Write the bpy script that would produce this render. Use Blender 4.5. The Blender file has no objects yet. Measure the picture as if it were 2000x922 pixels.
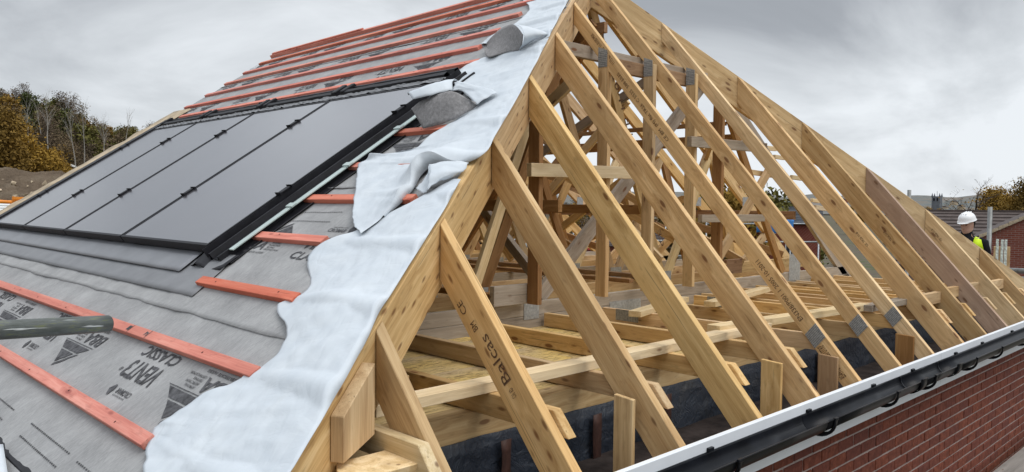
import bpy, bmesh, math, random
from mathutils import Vector, Matrix, noise
from math import sin, cos, pi, radians, sqrt, atan2, hypot
random.seed(7)
V = Vector
SC = bpy.context.scene
COL = SC.collection

# ------------------------------------------------------------------ camera
CAM = V((-0.7056, -1.7660, 0.9874))
F_PX, YAW, PIT, ROL = 1528.43, 0.7721, -0.0402, 0.0096
cy, sy, cp, sp = cos(YAW), sin(YAW), cos(PIT), sin(PIT)
FW = V((sy*cp, cy*cp, sp)); RT = V((cy, -sy, 0)); UP = RT.cross(FW)
RT, UP = cos(ROL)*RT + sin(ROL)*UP, -sin(ROL)*RT + cos(ROL)*UP
cd = bpy.data.cameras.new('camera'); cam = bpy.data.objects.new('camera', cd); COL.objects.link(cam)
cd.sensor_width = 36; cd.lens = F_PX/2000*36; cd.clip_start = 0.05; cd.clip_end = 6000
m = Matrix((RT, UP, -FW)).transposed().to_4x4(); m.translation = CAM; cam.matrix_world = m
SC.camera = cam
def ray(u, v): return FW + RT*(u-1000)/F_PX - UP*(v-461)/F_PX
def far(u, v, d):                       # a point at horizontal distance d seen at photo pixel (u, v)
    r = ray(u, v); return CAM + r*(d/hypot(r.x, r.y))

# ------------------------------------------------------------------ light and sky
SUN_EL, SUN_AZ = radians(58), radians(165)
w = bpy.data.worlds.new("World"); SC.world = w; w.use_nodes = True
N, L = w.node_tree.nodes, w.node_tree.links
N.clear()
out = N.new('ShaderNodeOutputWorld')
sky = N.new('ShaderNodeTexSky'); sky.sky_type = 'NISHITA'; sky.sun_disc = False
sky.sun_elevation = SUN_EL; sky.sun_rotation = SUN_AZ
b1 = N.new('ShaderNodeBackground'); b1.inputs[1].default_value = 0.06; L.new(sky.outputs[0], b1.inputs[0])
tc = N.new('ShaderNodeTexCoord'); sx = N.new('ShaderNodeSeparateXYZ'); L.new(tc.outputs['Generated'], sx.inputs[0])
def mth(op, a, b=None, c=None):
    n = N.new('ShaderNodeMath'); n.operation = op
    for i, q in enumerate((a, b, c)):
        if q is None: continue
        if isinstance(q, (int, float)): n.inputs[i].default_value = q
        else: L.new(q, n.inputs[i])
    return n.outputs[0]
zc = mth('MAXIMUM', sx.outputs[2], 0.0); den = mth('ADD', zc, 0.42)
cb = N.new('ShaderNodeCombineXYZ'); L.new(mth('DIVIDE', sx.outputs[0], den), cb.inputs[0]); L.new(mth('DIVIDE', sx.outputs[1], den), cb.inputs[1])
n1 = N.new('ShaderNodeTexNoise'); n1.inputs['Scale'].default_value = 1.35; n1.inputs['Detail'].default_value = 7; n1.inputs['Roughness'].default_value = .55; n1.inputs['Distortion'].default_value = .5
mp = N.new('ShaderNodeMapping'); mp.inputs['Location'].default_value = (-3.7, 6.1, 0); L.new(cb.outputs[0], mp.inputs[0]); L.new(mp.outputs[0], n1.inputs[0])
# cloud tone slightly darker higher up, lighter near the horizon, as under a thick cloud layer
hz = mth('ADD', mth('MULTIPLY', mth('MINIMUM', zc, 0.33), -0.66), 0.16)
cl = mth('ADD', n1.outputs[0], hz)
rp = N.new('ShaderNodeValToRGB'); L.new(cl, rp.inputs[0])
e = rp.color_ramp.elements
e[0].position = .22; e[0].color = (.32, .345, .375, 1)
e[1].position = .64; e[1].color = (.85, .89, .93, 1)
for p_, c_ in ((.36, (.39, .415, .45, 1)), (.45, (.54, .57, .605, 1)), (.53, (.66, .695, .73, 1))):
    q = e.new(p_); q.color = c_
b2 = N.new('ShaderNodeBackground'); L.new(mth('ADD', mth('MULTIPLY', mth('MAXIMUM', mth('SUBTRACT', sx.outputs[2], 0.25), 0.0), 2.7), 1.08), b2.inputs[1]); L.new(rp.outputs[0], b2.inputs[0])  # overhead sky strengthened, beyond the view, to light upward faces
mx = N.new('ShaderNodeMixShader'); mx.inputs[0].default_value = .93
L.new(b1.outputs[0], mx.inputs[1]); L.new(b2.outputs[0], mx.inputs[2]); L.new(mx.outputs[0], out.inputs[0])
sl = bpy.data.lights.new('sun', 'SUN'); sl.energy = 1.5; sl.angle = radians(35); sl.color = (1, .96, .9)
so = bpy.data.objects.new('sun', sl); COL.objects.link(so)
sd = V((sin(SUN_AZ)*cos(SUN_EL), cos(SUN_AZ)*cos(SUN_EL), sin(SUN_EL)))
so.rotation_euler = sd.to_track_quat('Z', 'Y').to_euler()
SC.view_settings.view_transform = 'Standard'; SC.view_settings.look = 'None'
SC.view_settings.exposure = -0.04; SC.view_settings.gamma = 1
SC.cycles.max_bounces = 6; SC.cycles.diffuse_bounces = 3

# ------------------------------------------------------------------ materials
class MT:
    def __init__(s, name, rough=.8, spec=.3):
        s.m = bpy.data.materials.new(name); s.m.use_nodes = True
        s.N, s.L = s.m.node_tree.nodes, s.m.node_tree.links
        s.b = s.N['Principled BSDF']; s.b.inputs['Roughness'].default_value = rough
        s.b.inputs['Specular IOR Level'].default_value = spec
        s.tc = s.N.new('ShaderNodeTexCoord'); s.oi = s.N.new('ShaderNodeObjectInfo')
    def lk(s, a, b): s.L.new(a, b)
    def col(s, c): s.b.inputs['Base Color'].default_value = (*c, 1)
    def map(s, sc, src='Object', loc_rand=False):
        n = s.N.new('ShaderNodeMapping'); n.inputs['Scale'].default_value = sc
        s.lk(s.tc.outputs[src], n.inputs[0])
        if loc_rand:
            v = s.N.new('ShaderNodeVectorMath'); v.operation = 'SCALE'; v.inputs[0].default_value = (17, 31, 23)
            s.lk(s.oi.outputs['Random'], v.inputs['Scale']); s.lk(v.outputs[0], n.inputs['Location'])
        return n.outputs[0]
    def noise(s, vec, scale=5, det=4, rough=.5, dist=0):
        n = s.N.new('ShaderNodeTexNoise'); n.inputs['Scale'].default_value = scale; n.inputs['Detail'].default_value = det
        n.inputs['Roughness'].default_value = rough; n.inputs['Distortion'].default_value = dist
        if vec is not None: s.lk(vec, n.inputs[0])
        return n.outputs[0]
    def ramp(s, fac, stops):
        n = s.N.new('ShaderNodeValToRGB'); s.lk(fac, n.inputs[0]); el = n.color_ramp.elements
        el[0].position = stops[0][0]; el[0].color = (*stops[0][1], 1)
        el[1].position = stops[-1][0]; el[1].color = (*stops[-1][1], 1)
        for p, c in stops[1:-1]:
            q = el.new(p); q.color = (*c, 1)
        return n.outputs[0]
    def mix(s, f, a, b, mode='MIX'):
        n = s.N.new('ShaderNodeMix'); n.data_type = 'RGBA'; n.blend_type = mode
        for sock, q in ((n.inputs[0], f), (n.inputs[6], a), (n.inputs[7], b)):
            if isinstance(q, (int, float)): sock.default_value = q
            elif isinstance(q, tuple): sock.default_value = (*q, 1)
            else: s.lk(q, sock)
        return n.outputs[2]
    def math(s, op, a, b=None):
        n = s.N.new('ShaderNodeMath'); n.operation = op
        for i, q in enumerate((a, b)):
            if q is None: continue
            if isinstance(q, (int, float)): n.inputs[i].default_value = q
            else: s.lk(q, n.inputs[i])
        return n.outputs[0]
    def bump(s, h, st=.3, d=.01):
        n = s.N.new('ShaderNodeBump'); n.inputs['Strength'].default_value = st; n.inputs['Distance'].default_value = d
        s.lk(h, n.inputs['Height']); s.lk(n.outputs[0], s.b.inputs['Normal'])
    def base(s, c): s.lk(c, s.b.inputs['Base Color'])

def wood(name, lo, mid, hi, knot=(.16, .065, .025), var=.35, knots=.5, stain=None, rough=.72):
    """sawn softwood: the grain runs along each piece's own x axis"""
    M = MT(name, rough, .25)
    v = M.map((1, 1, 1), loc_rand=True)
    warp = M.noise(v, 2.2, 2)
    kn_m = M.map((3.6, 10, 10), loc_rand=True)
    vo = M.N.new('ShaderNodeTexVoronoi'); vo.inputs['Scale'].default_value = 1; M.lk(kn_m, vo.inputs[0])
    dist = vo.outputs['Distance']
    sc = M.N.new('ShaderNodeSeparateColor'); M.lk(vo.outputs['Color'], sc.inputs[0])
    gate = M.math('GREATER_THAN', sc.outputs[0], knots)
    kf = M.ramp(dist, [(.085, (1, 1, 1)), (.135, (0, 0, 0))]); kf = M.math('MULTIPLY', kf, gate)
    halo = M.ramp(dist, [(.1, (1, 1, 1)), (.42, (0, 0, 0))]); halo = M.math('MULTIPLY', halo, gate)
    # long rings
    mp2 = M.N.new('ShaderNodeMapping'); mp2.inputs['Scale'].default_value = (.55, 13, 13)
    ad = M.N.new('ShaderNodeVectorMath'); ad.operation = 'ADD'
    cbn = M.N.new('ShaderNodeCombineXYZ')
    wv = M.math('ADD', M.math('MULTIPLY', warp, .05), M.math('MULTIPLY', halo, .035))
    M.lk(wv, cbn.inputs[1]); M.lk(wv, cbn.inputs[2]); M.lk(v, ad.inputs[0]); M.lk(cbn.outputs[0], ad.inputs[1])
    M.lk(ad.outputs[0], mp2.inputs[0])
    g1 = M.noise(mp2.outputs[0], 2.2, 5, .6, .3)
    fine = M.noise(M.map((5, 190, 190), loc_rand=True), 1.5, 3)
    big = M.noise(v, 1.7, 3)
    g = M.math('ADD', M.math('MULTIPLY', g1, .72), M.math('MULTIPLY', fine, .28))
    c = M.ramp(g, [(.36, lo), (.5, mid), (.63, hi)])
    c = M.mix(M.math('MULTIPLY', M.ramp(big, [(.35, (0, 0, 0)), (.62, (1, 1, 1))]), .5), c, tuple(q*.72 for q in mid))
    c = M.mix(M.math('MULTIPLY', halo, .35), c, tuple(a*.5+b*.3 for a, b in zip(lo, knot)))
    c = M.mix(M.math('MULTIPLY', kf, .85), c, knot)
    v2 = M.N.new('ShaderNodeTexVoronoi'); v2.inputs['Scale'].default_value = 1; M.lk(M.map((7, 21, 21), loc_rand=True), v2.inputs[0])
    s2 = M.N.new('ShaderNodeSeparateColor'); M.lk(v2.outputs['Color'], s2.inputs[0])
    k2 = M.math('MULTIPLY', M.ramp(v2.outputs['Distance'], [(.10, (1, 1, 1)), (.22, (0, 0, 0))]), M.math('GREATER_THAN', s2.outputs[1], .78))
    c = M.mix(M.math('MULTIPLY', k2, .75), c, tuple(q*.9 for q in knot))
    ck = M.ramp(M.noise(M.map((1.2, 75, 75), loc_rand=True), 1.0, 2, .5, .4), [(.695, (0, 0, 0)), (.71, (1, 1, 1))])
    c = M.mix(M.math('MULTIPLY', ck, .55), c, tuple(q*.35 for q in lo))
    # scuffs and mill marks
    sf = M.ramp(M.noise(M.map((9, 30, 30), loc_rand=True), 1.3, 4), [(.60, (0, 0, 0)), (.72, (1, 1, 1))])
    c = M.mix(M.math('MULTIPLY', sf, .3), c, tuple(q*.5 for q in lo))
    hs = M.N.new('ShaderNodeHueSaturation'); M.lk(c, hs.inputs['Color'])
    rv = M.math('ADD', M.math('MULTIPLY', M.oi.outputs['Random'], var), 1-var*.5)
    M.lk(rv, hs.inputs['Value'])
    r2 = M.math('FRACT', M.math('MULTIPLY', M.oi.outputs['Random'], 17.3))
    M.lk(M.math('ADD', M.math('MULTIPLY', r2, .22), .84), hs.inputs['Saturation'])
    M.lk(M.math('ADD', M.math('MULTIPLY', M.math('FRACT', M.math('MULTIPLY', M.oi.outputs['Random'], 5.7)), .008), .497), hs.inputs['Hue'])
    M.base(hs.outputs[0]); M.bump(g, .35, .003)
    return M.m

PINE = wood('pine', (.44, .255, .10), (.62, .405, .185), (.75, .535, .28), var=.36, knots=.32)
PALE = wood('pale_pine', (.56, .39, .19), (.72, .54, .30), (.82, .65, .41), knots=.5)
PINK = wood('rosy_pine', (.34, .20, .125), (.43, .265, .175), (.52, .345, .235), knots=.25)
GREYW = wood('weathered_pine', (.26, .21, .16), (.36, .295, .23), (.46, .39, .32), var=.2)
BROWN = wood('brown_pine', (.25, .125, .045), (.36, .19, .075), (.46, .27, .12), var=.25)
REDW = wood('red_batten_wood', (.50, .125, .085), (.64, .19, .13), (.72, .275, .20), knot=(.33, .07, .05), var=.14, knots=.6)

def simple(name, c, rough=.6, spec=.5, metal=0, nz=None, bump=0):
    M = MT(name, rough, spec); M.col(c); M.b.inputs['Metallic'].default_value = metal
    if nz:
        f = M.noise(M.map((1, 1, 1)), nz[0], 5, .6)
        M.base(M.ramp(f, [(.3, tuple(q*(1-nz[1]) for q in c)), (.7, tuple(min(1, q*(1+nz[1])) for q in c))]))
        if bump: M.bump(f, bump, .01)
    return M.m
BLACKP = simple('black_plastic', (.008, .009, .012), .34, .16, nz=(8, .5))
BLACKM = simple('black_flashing', (.009, .009, .012), .5, .25, nz=(14, .5))
INK = simple('black_ink', (.085, .085, .09), .9, .1, nz=(38, .55))
INKB = simple('brown_ink', (.13, .075, .045), .9, .1, nz=(70, .5))
WHITEF = simple('white_fascia', (.76, .79, .83), .35, .4, nz=(3, .05))
GALV = simple('galvanised_steel', (.36, .38, .39), .38, .5, .8, nz=(25, .35))
STEEL = simple('scaffold_steel', (.22, .225, .22), .55, .5, .55, nz=(9, .3), bump=.2)
PLATE_M = simple('punched_plate', (.36, .37, .37), .5, .5, .3, nz=(60, .3))
DARKHOLE = simple('dark_opening', (.015, .015, .017), .9, .1)
WHITEP = simple('white_paint', (.78, .79, .78), .5, .4)

# felt: grey fibrous underlay
M = MT('grey_underlay', .95, .08)
f = M.noise(M.map((60, 12, 12)), 2.0, 6, .7, 1.2); f2 = M.noise(M.map((1, 1, 1)), 4.5, 5, .6)
g = M.math('ADD', M.math('MULTIPLY', f, .55), M.math('MULTIPLY', f2, .45))
M.base(M.ramp(g, [(.34, (.225, .225, .228)), (.5, (.31, .31, .31)), (.66, (.405, .405, .405))])); M.bump(g, .55, .006); FELT = M.m
M = MT('grey_underlay_back', .95, .08)
f = M.noise(M.map((1, 1, 1)), 55, 6, .7)
M.base(M.ramp(f, [(.3, (.17, .165, .165)), (.7, (.33, .32, .32))])); M.bump(f, .4, .003); FELTB = M.m
M = MT('white_membrane', .62, .3)
f = M.noise(M.map((1, 1, 1)), 6, 5, .6, .4); ff = M.noise(M.map((30, 9, 9)), 5, 4, .6)
M.base(M.ramp(f, [(.3, (.50, .545, .59)), (.7, (.575, .615, .65))])); 
cr1 = M.math('ABSOLUTE', M.math('SUBTRACT', M.noise(M.map((2.2, 5.5, 5.5)), 1.3, 3, .5, .7), .5))
cr2 = M.math('ABSOLUTE', M.math('SUBTRACT', M.noise(M.map((7, 3.5, 5)), 1.6, 3, .5, .5), .5))
cr = M.math('MINIMUM', M.math('MULTIPLY', cr1, 9), 1); crb = M.math('MINIMUM', M.math('MULTIPLY', cr2, 12), 1)
M.bump(M.math('ADD', M.math('ADD', M.math('MULTIPLY', cr, .5), M.math('MULTIPLY', crb, .28)), M.math('ADD', M.math('MULTIPLY', f, .35), M.math('MULTIPLY', ff, .10))), .24, .008)
M.b.inputs['Subsurface Weight'].default_value = 0; MEMB = M.m
# solar glass
M = MT('solar_glass', .10, 1.0); M.b.inputs['IOR'].default_value = 2.0
f = M.noise(M.map((1, 1, 1)), 3, 4)
M.base(M.ramp(f, [(.3, (.050, .047, .056)), (.7, (.066, .062, .073))]))
M.b.inputs['Coat Weight'].default_value = 1; M.b.inputs['Coat Roughness'].default_value = .16; M.b.inputs['Coat IOR'].default_value = 1.7
M.b.inputs['Roughness'].default_value = .22
GLASS_PV = M.m
M = MT('lead_flashing', .5, .5); f = M.noise(M.map((1, 1, 1)), 7, 5, .6); f2 = M.noise(M.map((1, 1, 1)), 90, 2)
M.base(M.ramp(f, [(.3, (.15, .153, .162)), (.7, (.20, .203, .213))])); M.bump(f2, .15, .002); LEAD = M.m
# bricks
M = MT('red_brick', .85, .2)
f = M.noise(M.map((1, 1, 1), loc_rand=True), 30, 5, .65)
c = M.ramp(f, [(.3, (.10, .030, .018)), (.55, (.19, .056, .033)), (.75, (.29, .10, .06))])
c = M.mix(M.math('MULTIPLY', M.oi.outputs['Random'], .55), c, (.085, .030, .028))
M.base(c); M.bump(f, .5, .004); BRICK = M.m
M = MT('red_brick_mass', .85, .2)
f = M.noise(M.map((1, 1, 1)), 6, 6, .7)
M.base(M.ramp(f, [(.3, (.09, .028, .018)), (.55, (.17, .050, .031)), (.75, (.25, .085, .052))])); BRICKM = M.m
MORTAR = simple('grey_mortar', (.34, .275, .25), .95, .1, nz=(20, .25), bump=.5)
def brickwork(name, sc, c1, c2, mo):
    M = MT(name, .9, .15)
    br = M.N.new('ShaderNodeTexBrick'); sp = M.N.new('ShaderNodeSeparateXYZ'); cm = M.N.new('ShaderNodeCombineXYZ'); M.lk(M.tc.outputs['Object'], sp.inputs[0]); M.lk(M.math('ADD', sp.outputs[0], sp.outputs[1]), cm.inputs[0]); M.lk(sp.outputs[2], cm.inputs[1]); M.lk(cm.outputs[0], br.inputs[0])
    br.inputs['Scale'].default_value = sc; br.inputs['Mortar Size'].default_value = .012
    br.inputs['Brick Width'].default_value = .45; br.inputs['Row Height'].default_value = .15
    for i, q in ((1, c1), (2, c2), (3, mo)): br.inputs[i].default_value = (*q, 1)
    f = M.noise(M.map((1, 1, 1)), 3, 4)
    M.base(M.mix(M.math('MULTIPLY', f, .5), br.outputs[0], tuple(q*.6 for q in c1))); return M.m
FARBRICK = brickwork('distant_brickwork', 2, (.19, .055, .04), (.24, .08, .055), (.30, .24, .21))
M = MT('dark_blockwork', .9, .15); f = M.noise(M.map((1, 1, 1), loc_rand=True), 14, 5, .6)
M.base(M.ramp(f, [(.3, (.020, .023, .028)), (.7, (.045, .048, .055))])); M.bump(f, .5, .01); BLOCKD = M.m
# cavity sheet
M = MT('blue_black_sheet', .5, .45); f = M.noise(M.map((1, 1, 1)), 2.3, 6, .6, .6); f2 = M.noise(M.map((1, 1, 1)), 13, 4, .6, 1.5)
M.base(M.ramp(f, [(.3, (.010, .014, .024)), (.6, (.024, .032, .046)), (.8, (.045, .045, .045))])); M.bump(f2, .7, .02); DPCS = M.m
# streaky ceiling boards: wet brown strands on yellow
M = MT('streaky_board', .6, .3)
f = M.noise(M.map((9, 46, 1), loc_rand=True), 1.5, 3, .6, 1.0); f2 = M.noise(M.map((1.2, 1.2, 1)), 1.2, 3)
f3 = M.noise(M.map((7, 70, 1), loc_rand=True), 1.0, 3, .6, .3)
c = M.ramp(f2, [(.38, (.60, .46, .27)), (.52, (.72, .53, .21)), (.66, (.80, .56, .17))])
s = M.ramp(f, [(.55, (0, 0, 0)), (.60, (1, 1, 1))])
s3 = M.ramp(f3, [(.5, (0, 0, 0)), (.62, (1, 1, 1))])
c = M.mix(M.math('MULTIPLY', s, .75), c, (.17, .09, .03)); c = M.mix(M.math('MULTIPLY', s3, .35), c, (.20, .11, .035))
M.base(c); M.bump(f, .5, .006); STRAND = M.m
# scaffold tube with algae
M = MT('mossy_steel_tube', .45, .5); M.b.inputs['Metallic'].default_value = .25
f = M.noise(M.map((4, 25, 25)), 2.6, 6, .7); sxx = M.N.new('ShaderNodeSeparateXYZ'); M.lk(M.tc.outputs['Object'], sxx.inputs[0])
c = M.ramp(f, [(.35, (.055, .062, .05)), (.55, (.10, .11, .105)), (.64, (.14, .155, .07)), (.72, (.075, .08, .065))])
f4 = M.noise(M.map((3, 60, 60)), 1.7, 3); c = M.mix(M.ramp(f4, [(.66, (0, 0, 0)), (.7, (1, 1, 1))]), c, (.55, .57, .57))
M.base(c); TUBE = M.m
# ground and landscape
M = MT('site_ground', .95, .1); f = M.noise(M.map((1, 1, 1)), .35, 8, .65)
M.base(M.ramp(f, [(.3, (.07, .06, .045)), (.5, (.12, .10, .075)), (.62, (.07, .09, .035)), (.75, (.17, .14, .11))])); GROUND = M.m
M = MT('spoil', .95, .1); f = M.noise(M.map((1, 1, 2.2)), .9, 9, .7); 
M.base(M.ramp(f, [(.3, (.11, .08, .055)), (.5, (.175, .13, .09)), (.7, (.25, .20, .145))])); M.bump(f, 1, .6); SPOIL = M.m
M = MT('woodland_floor', .95, .05); f = M.noise(M.map((1, 1, 1)), .12, 8, .7)
M.base(M.ramp(f, [(.3, (.065, .055, .042)), (.55, (.09, .075, .05)), (.7, (.10, .09, .045))])); HILLM = M.m
M = MT('far_hill', .95, .05); f = M.noise(M.map((1, 1, 2)), .02, 8, .75)
M.base(M.ramp(f, [(.36, (.085, .10, .10)), (.48, (.15, .16, .155)), (.56, (.17, .14, .11)), (.66, (.24, .24, .245))])); FARHILL = M.m  # distance haze is mixed into these greyed, bluish hill colours
def leafmat(name, a, b, c):
    M = MT(name, .8, .15)
    f = M.noise(M.map((1, 1, 1)), .9, 4)
    q = M.math('ADD', M.math('MULTIPLY', M.oi.outputs['Random'], .6), M.math('MULTIPLY', f, .5))
    M.base(M.ramp(q, [(.2, a), (.5, b), (.85, c)])); 
    return M.m
LEAF_O = leafmat('autumn_orange_leaves', (.10, .068, .018), (.20, .12, .026), (.33, .20, .035))
LEAF_G = leafmat('olive_leaves', (.06, .075, .022), (.11, .11, .03), (.19, .155, .04))
LEAF_B = leafmat('brown_leaves', (.10, .075, .055), (.13, .095, .065), (.17, .125, .07))
BARK = simple('bark', (.075, .06, .048), .95, .1, nz=(6, .4))
BIRCH = simple('pale_birch_bark', (.30, .28, .25), .85, .2, nz=(5, .4))
ROOFT = simple('brown_roof_tile', (.085, .066, .06), .8, .3, nz=(2, .3))
ROOFG = simple('grey_roof_tile', (.075, .08, .09), .75, .3, nz=(2, .25))
BLUE = simple('blue_tarpaulin', (.05, .22, .55), .45, .4, nz=(3, .3)); REDP = simple('red_sheet', (.55, .06, .06), .6, .3)
ORANGE = simple('orange_plastic', (.80, .27, .03), .5, .4, nz=(4, .2))
SKIN = simple('skin', (.52, .32, .25), .55, .3); HAT = simple('white_helmet_shell', (.82, .83, .84), .3, .5)
CLOTH = simple('black_jacket_cloth', (.012, .013, .016), .9, .1); TROUS = simple('dark_trousers', (.02, .022, .03), .9, .1)
HIVIS = simple('high_visibility_yellow', (.62, .85, .02), .6, .3); HAIR = simple('dark_hair', (.02, .014, .01), .8, .2)
MORT2 = simple('verge_mortar', (.42, .34, .24), .9, .15, nz=(9, .35), bump=.6)
PLANK = wood('scaffold_plank', (.22, .20, .18), (.33, .30, .27), (.42, .38, .34), var=.1)
STONE = simple('hazy_stone', (.14, .15, .165), .9, .1, nz=(.3, .2))  # stone colour lifted and blued to carry the distance haze
CREAM = simple('plastic_window_frame', (.7, .7, .7), .4, .4); PANE = simple('window_glass', (.03, .035, .045), .08, .6)

# ------------------------------------------------------------------ builders
WM = {}
def link(o, parent=None, Mw=None):
    COL.objects.link(o); Mw = Mw or Matrix.Identity(4); WM[o.name] = Mw
    if parent is not None:
        o.parent = parent; o.matrix_local = WM[parent.name].inverted() @ Mw
    else: o.matrix_world = Mw
    return o
def tag(o, label=None, cat=None, group=None, kind=None):
    if label: o['label'] = label
    if cat: o['category'] = cat
    if group: o['group'] = group
    if kind: o['kind'] = kind
    return o
def empty(name, loc, label=None, cat=None, group=None):
    o = bpy.data.objects.new(name, None); o.empty_display_size = .1
    return tag(link(o, None, Matrix.Translation(V(loc))), label, cat, group)
def frame(org, xa=(1, 0, 0), up=(0, 0, 1)):
    x = V(xa).normalized(); u = V(up); y = u.cross(x)
    if y.length < 1e-4: y = V((0, 1, 0)).cross(x)
    y.normalize(); z = x.cross(y)
    m = Matrix((x, y, z)).transposed().to_4x4(); m.translation = V(org); return m
def mobj(name, vs, fs, mat, parent=None, fr=None, smooth=False, bev=0, mats=None, fm=None):
    fr = fr or Matrix.Identity(4); inv = fr.inverted()
    me = bpy.data.meshes.new(name); me.from_pydata([inv @ V(v) for v in vs], [], fs)
    for q in (mats or [mat]): me.materials.append(q)
    bm = bmesh.new(); bm.from_mesh(me)
    bmesh.ops.recalc_face_normals(bm, faces=bm.faces)
    if bev: bmesh.ops.bevel(bm, geom=bm.edges[:], offset=bev, segments=1, affect='EDGES', clamp_overlap=True)
    bm.to_mesh(me); bm.free()
    if fm and not bev:
        for p_, i in zip(me.polygons, fm): p_.material_index = i
    if smooth: me.polygons.foreach_set('use_smooth', [True]*len(me.polygons))
    return link(bpy.data.objects.new(name, me), parent, fr)
def prism(name, A, B, mat, parent=None, axis=None, bev=.0025, smooth=False):
    """solid between two matching outlines; axis = direction of the grain"""
    A = [V(a) for a in A]; B = [V(b) for b in B]; n = len(A)
    fs = [tuple(range(n)), tuple(range(2*n-1, n-1, -1))] + [(i, (i+1) % n, n+(i+1) % n, n+i) for i in range(n)]
    c = sum(A+B, V((0, 0, 0)))/(2*n)
    if axis is None: axis = A[1]-A[0]
    nrm = (sum(B, V((0, 0, 0)))-sum(A, V((0, 0, 0))))
    fr = frame(c, axis, V(axis).cross(nrm) if V(axis).cross(nrm).length > 1e-6 else (0, 0, 1))
    return mobj(name, A+B, fs, mat, parent, fr, smooth, bev)
def box(name, lo, hi, mat, parent=None, axis=None, bev=.0025):
    (x0, y0, z0), (x1, y1, z1) = lo, hi
    if axis is None: axis = max(((x1-x0), (1, 0, 0)), ((y1-y0), (0, 1, 0)), ((z1-z0), (0, 0, 1)))[1]
    return prism(name, [(x0, y0, z0), (x1, y0, z0), (x1, y0, z1), (x0, y0, z1)], [(x0, y1, z0), (x1, y1, z0), (x1, y1, z1), (x0, y1, z1)], mat, parent, axis, bev)
def bar(name, a, b, w_, h_, mat, parent=None, up=(0, 0, 1), bev=.002, twist=0):
    """straight piece from a to b, h_ deep along up, w_ thick"""
    a, b = V(a), V(b); d = (b-a).normalized(); s = d.cross(V(up)).normalized(); u = s.cross(d)
    q = [s*w_/2+u*h_/2, -s*w_/2+u*h_/2, -s*w_/2-u*h_/2, s*w_/2-u*h_/2]
    return prism(name, [a+k for k in q], [b+k for k in q], mat, parent, d, bev)
def tubev(pts, rad, seg=8):
    vs, fs = [], []; n = len(pts); pts = [V(p) for p in pts]
    for i, p in enumerate(pts):
        d = (pts[min(i+1, n-1)]-pts[max(i-1, 0)]).normalized()
        s = d.cross(V((0.13, .21, 1))).normalized(); u = s.cross(d); r = rad[i] if hasattr(rad, '__len__') else rad
        vs += [p+(s*cos(2*pi*k/seg)+u*sin(2*pi*k/seg))*r for k in range(seg)]
    for i in range(n-1):
        fs += [(i*seg+k, i*seg+(k+1) % seg, (i+1)*seg+(k+1) % seg, (i+1)*seg+k) for k in range(seg)]
    fs += [tuple(range(seg))[::-1], tuple(range((n-1)*seg, n*seg))]
    return vs, fs
def tube(name, pts, rad, mat, parent=None, seg=12):
    vs, fs = tubev(pts, rad, seg); return mobj(name, vs, fs, mat, parent, frame(pts[0], V(pts[-1])-V(pts[0])), smooth=True)
def grid(name, rows, mat, parent=None, thick=0, axis=(1, 0, 0), smooth=True, skip=None):
    n, mm = len(rows), len(rows[0]); vs = [p for r in rows for p in r]
    fs = [(i*mm+j, i*mm+j+1, (i+1)*mm+j+1, (i+1)*mm+j) for i in range(n-1) for j in range(mm-1) if not (skip and skip(i, j))]
    o = mobj(name, vs, fs, mat, parent, frame(vs[0], axis), smooth)
    if thick:
        s_ = o.modifiers.new('thickness', 'SOLIDIFY'); s_.thickness = thick; s_.offset = 0
    return o
TXT = {}
def text_mesh(s, font_shear=0, off=.018):
    k = (s, font_shear, off)
    if k in TXT: return TXT[k]
    cu = bpy.data.curves.new('t', 'FONT'); cu.body = s; cu.size = 1; cu.shear = font_shear; cu.resolution_u = 2; cu.offset = off
    o = bpy.data.objects.new('t', cu); COL.objects.link(o); dg = bpy.context.evaluated_depsgraph_get()
    me = bpy.data.meshes.new_from_object(o.evaluated_get(dg))
    vs = [v.co.copy() for v in me.vertices]; fs = [tuple(p.vertices) for p in me.polygons]
    bpy.data.objects.remove(o); bpy.data.meshes.remove(me)
    xs = [v.x for v in vs]; ys = [v.y for v in vs]
    x0, y0 = min(xs), min(ys); W_, H_ = max(xs)-x0, max(ys)-y0
    TXT[k] = ([((v.x-x0)/W_, (v.y-y0)/H_) for v in vs], fs); return TXT[k]
def lettering(name, s, fn, mat, parent, shear=0):
    """printed words: fn maps the unit square (reading direction, height) to the surface"""
    uv, fs = text_mesh(s, shear, 0 if name == 'stamp' else .018)
    return mobj(name, [fn(a, b) for a, b in uv], fs, mat, parent)

# ------------------------------------------------------------------ roof geometry constants
TM, TH, W = .6644, 1.1425, 8.88            # slopes of the side planes and the hip end; width
K = TM/TH                                   # plan direction of the hips
RY = 2.95; YG = 8.02                        # ridge height, gable end
n_main = V((-TM, 0, 1)).normalized(); n_hip = V((0, -TH, 1)).normalized()
XS = [.854, 1.385, 2.010, 2.650, 3.257, 3.80, 4.42, 5.02, 5.660, 6.235, 6.835, 7.42, 7.98]

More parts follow.
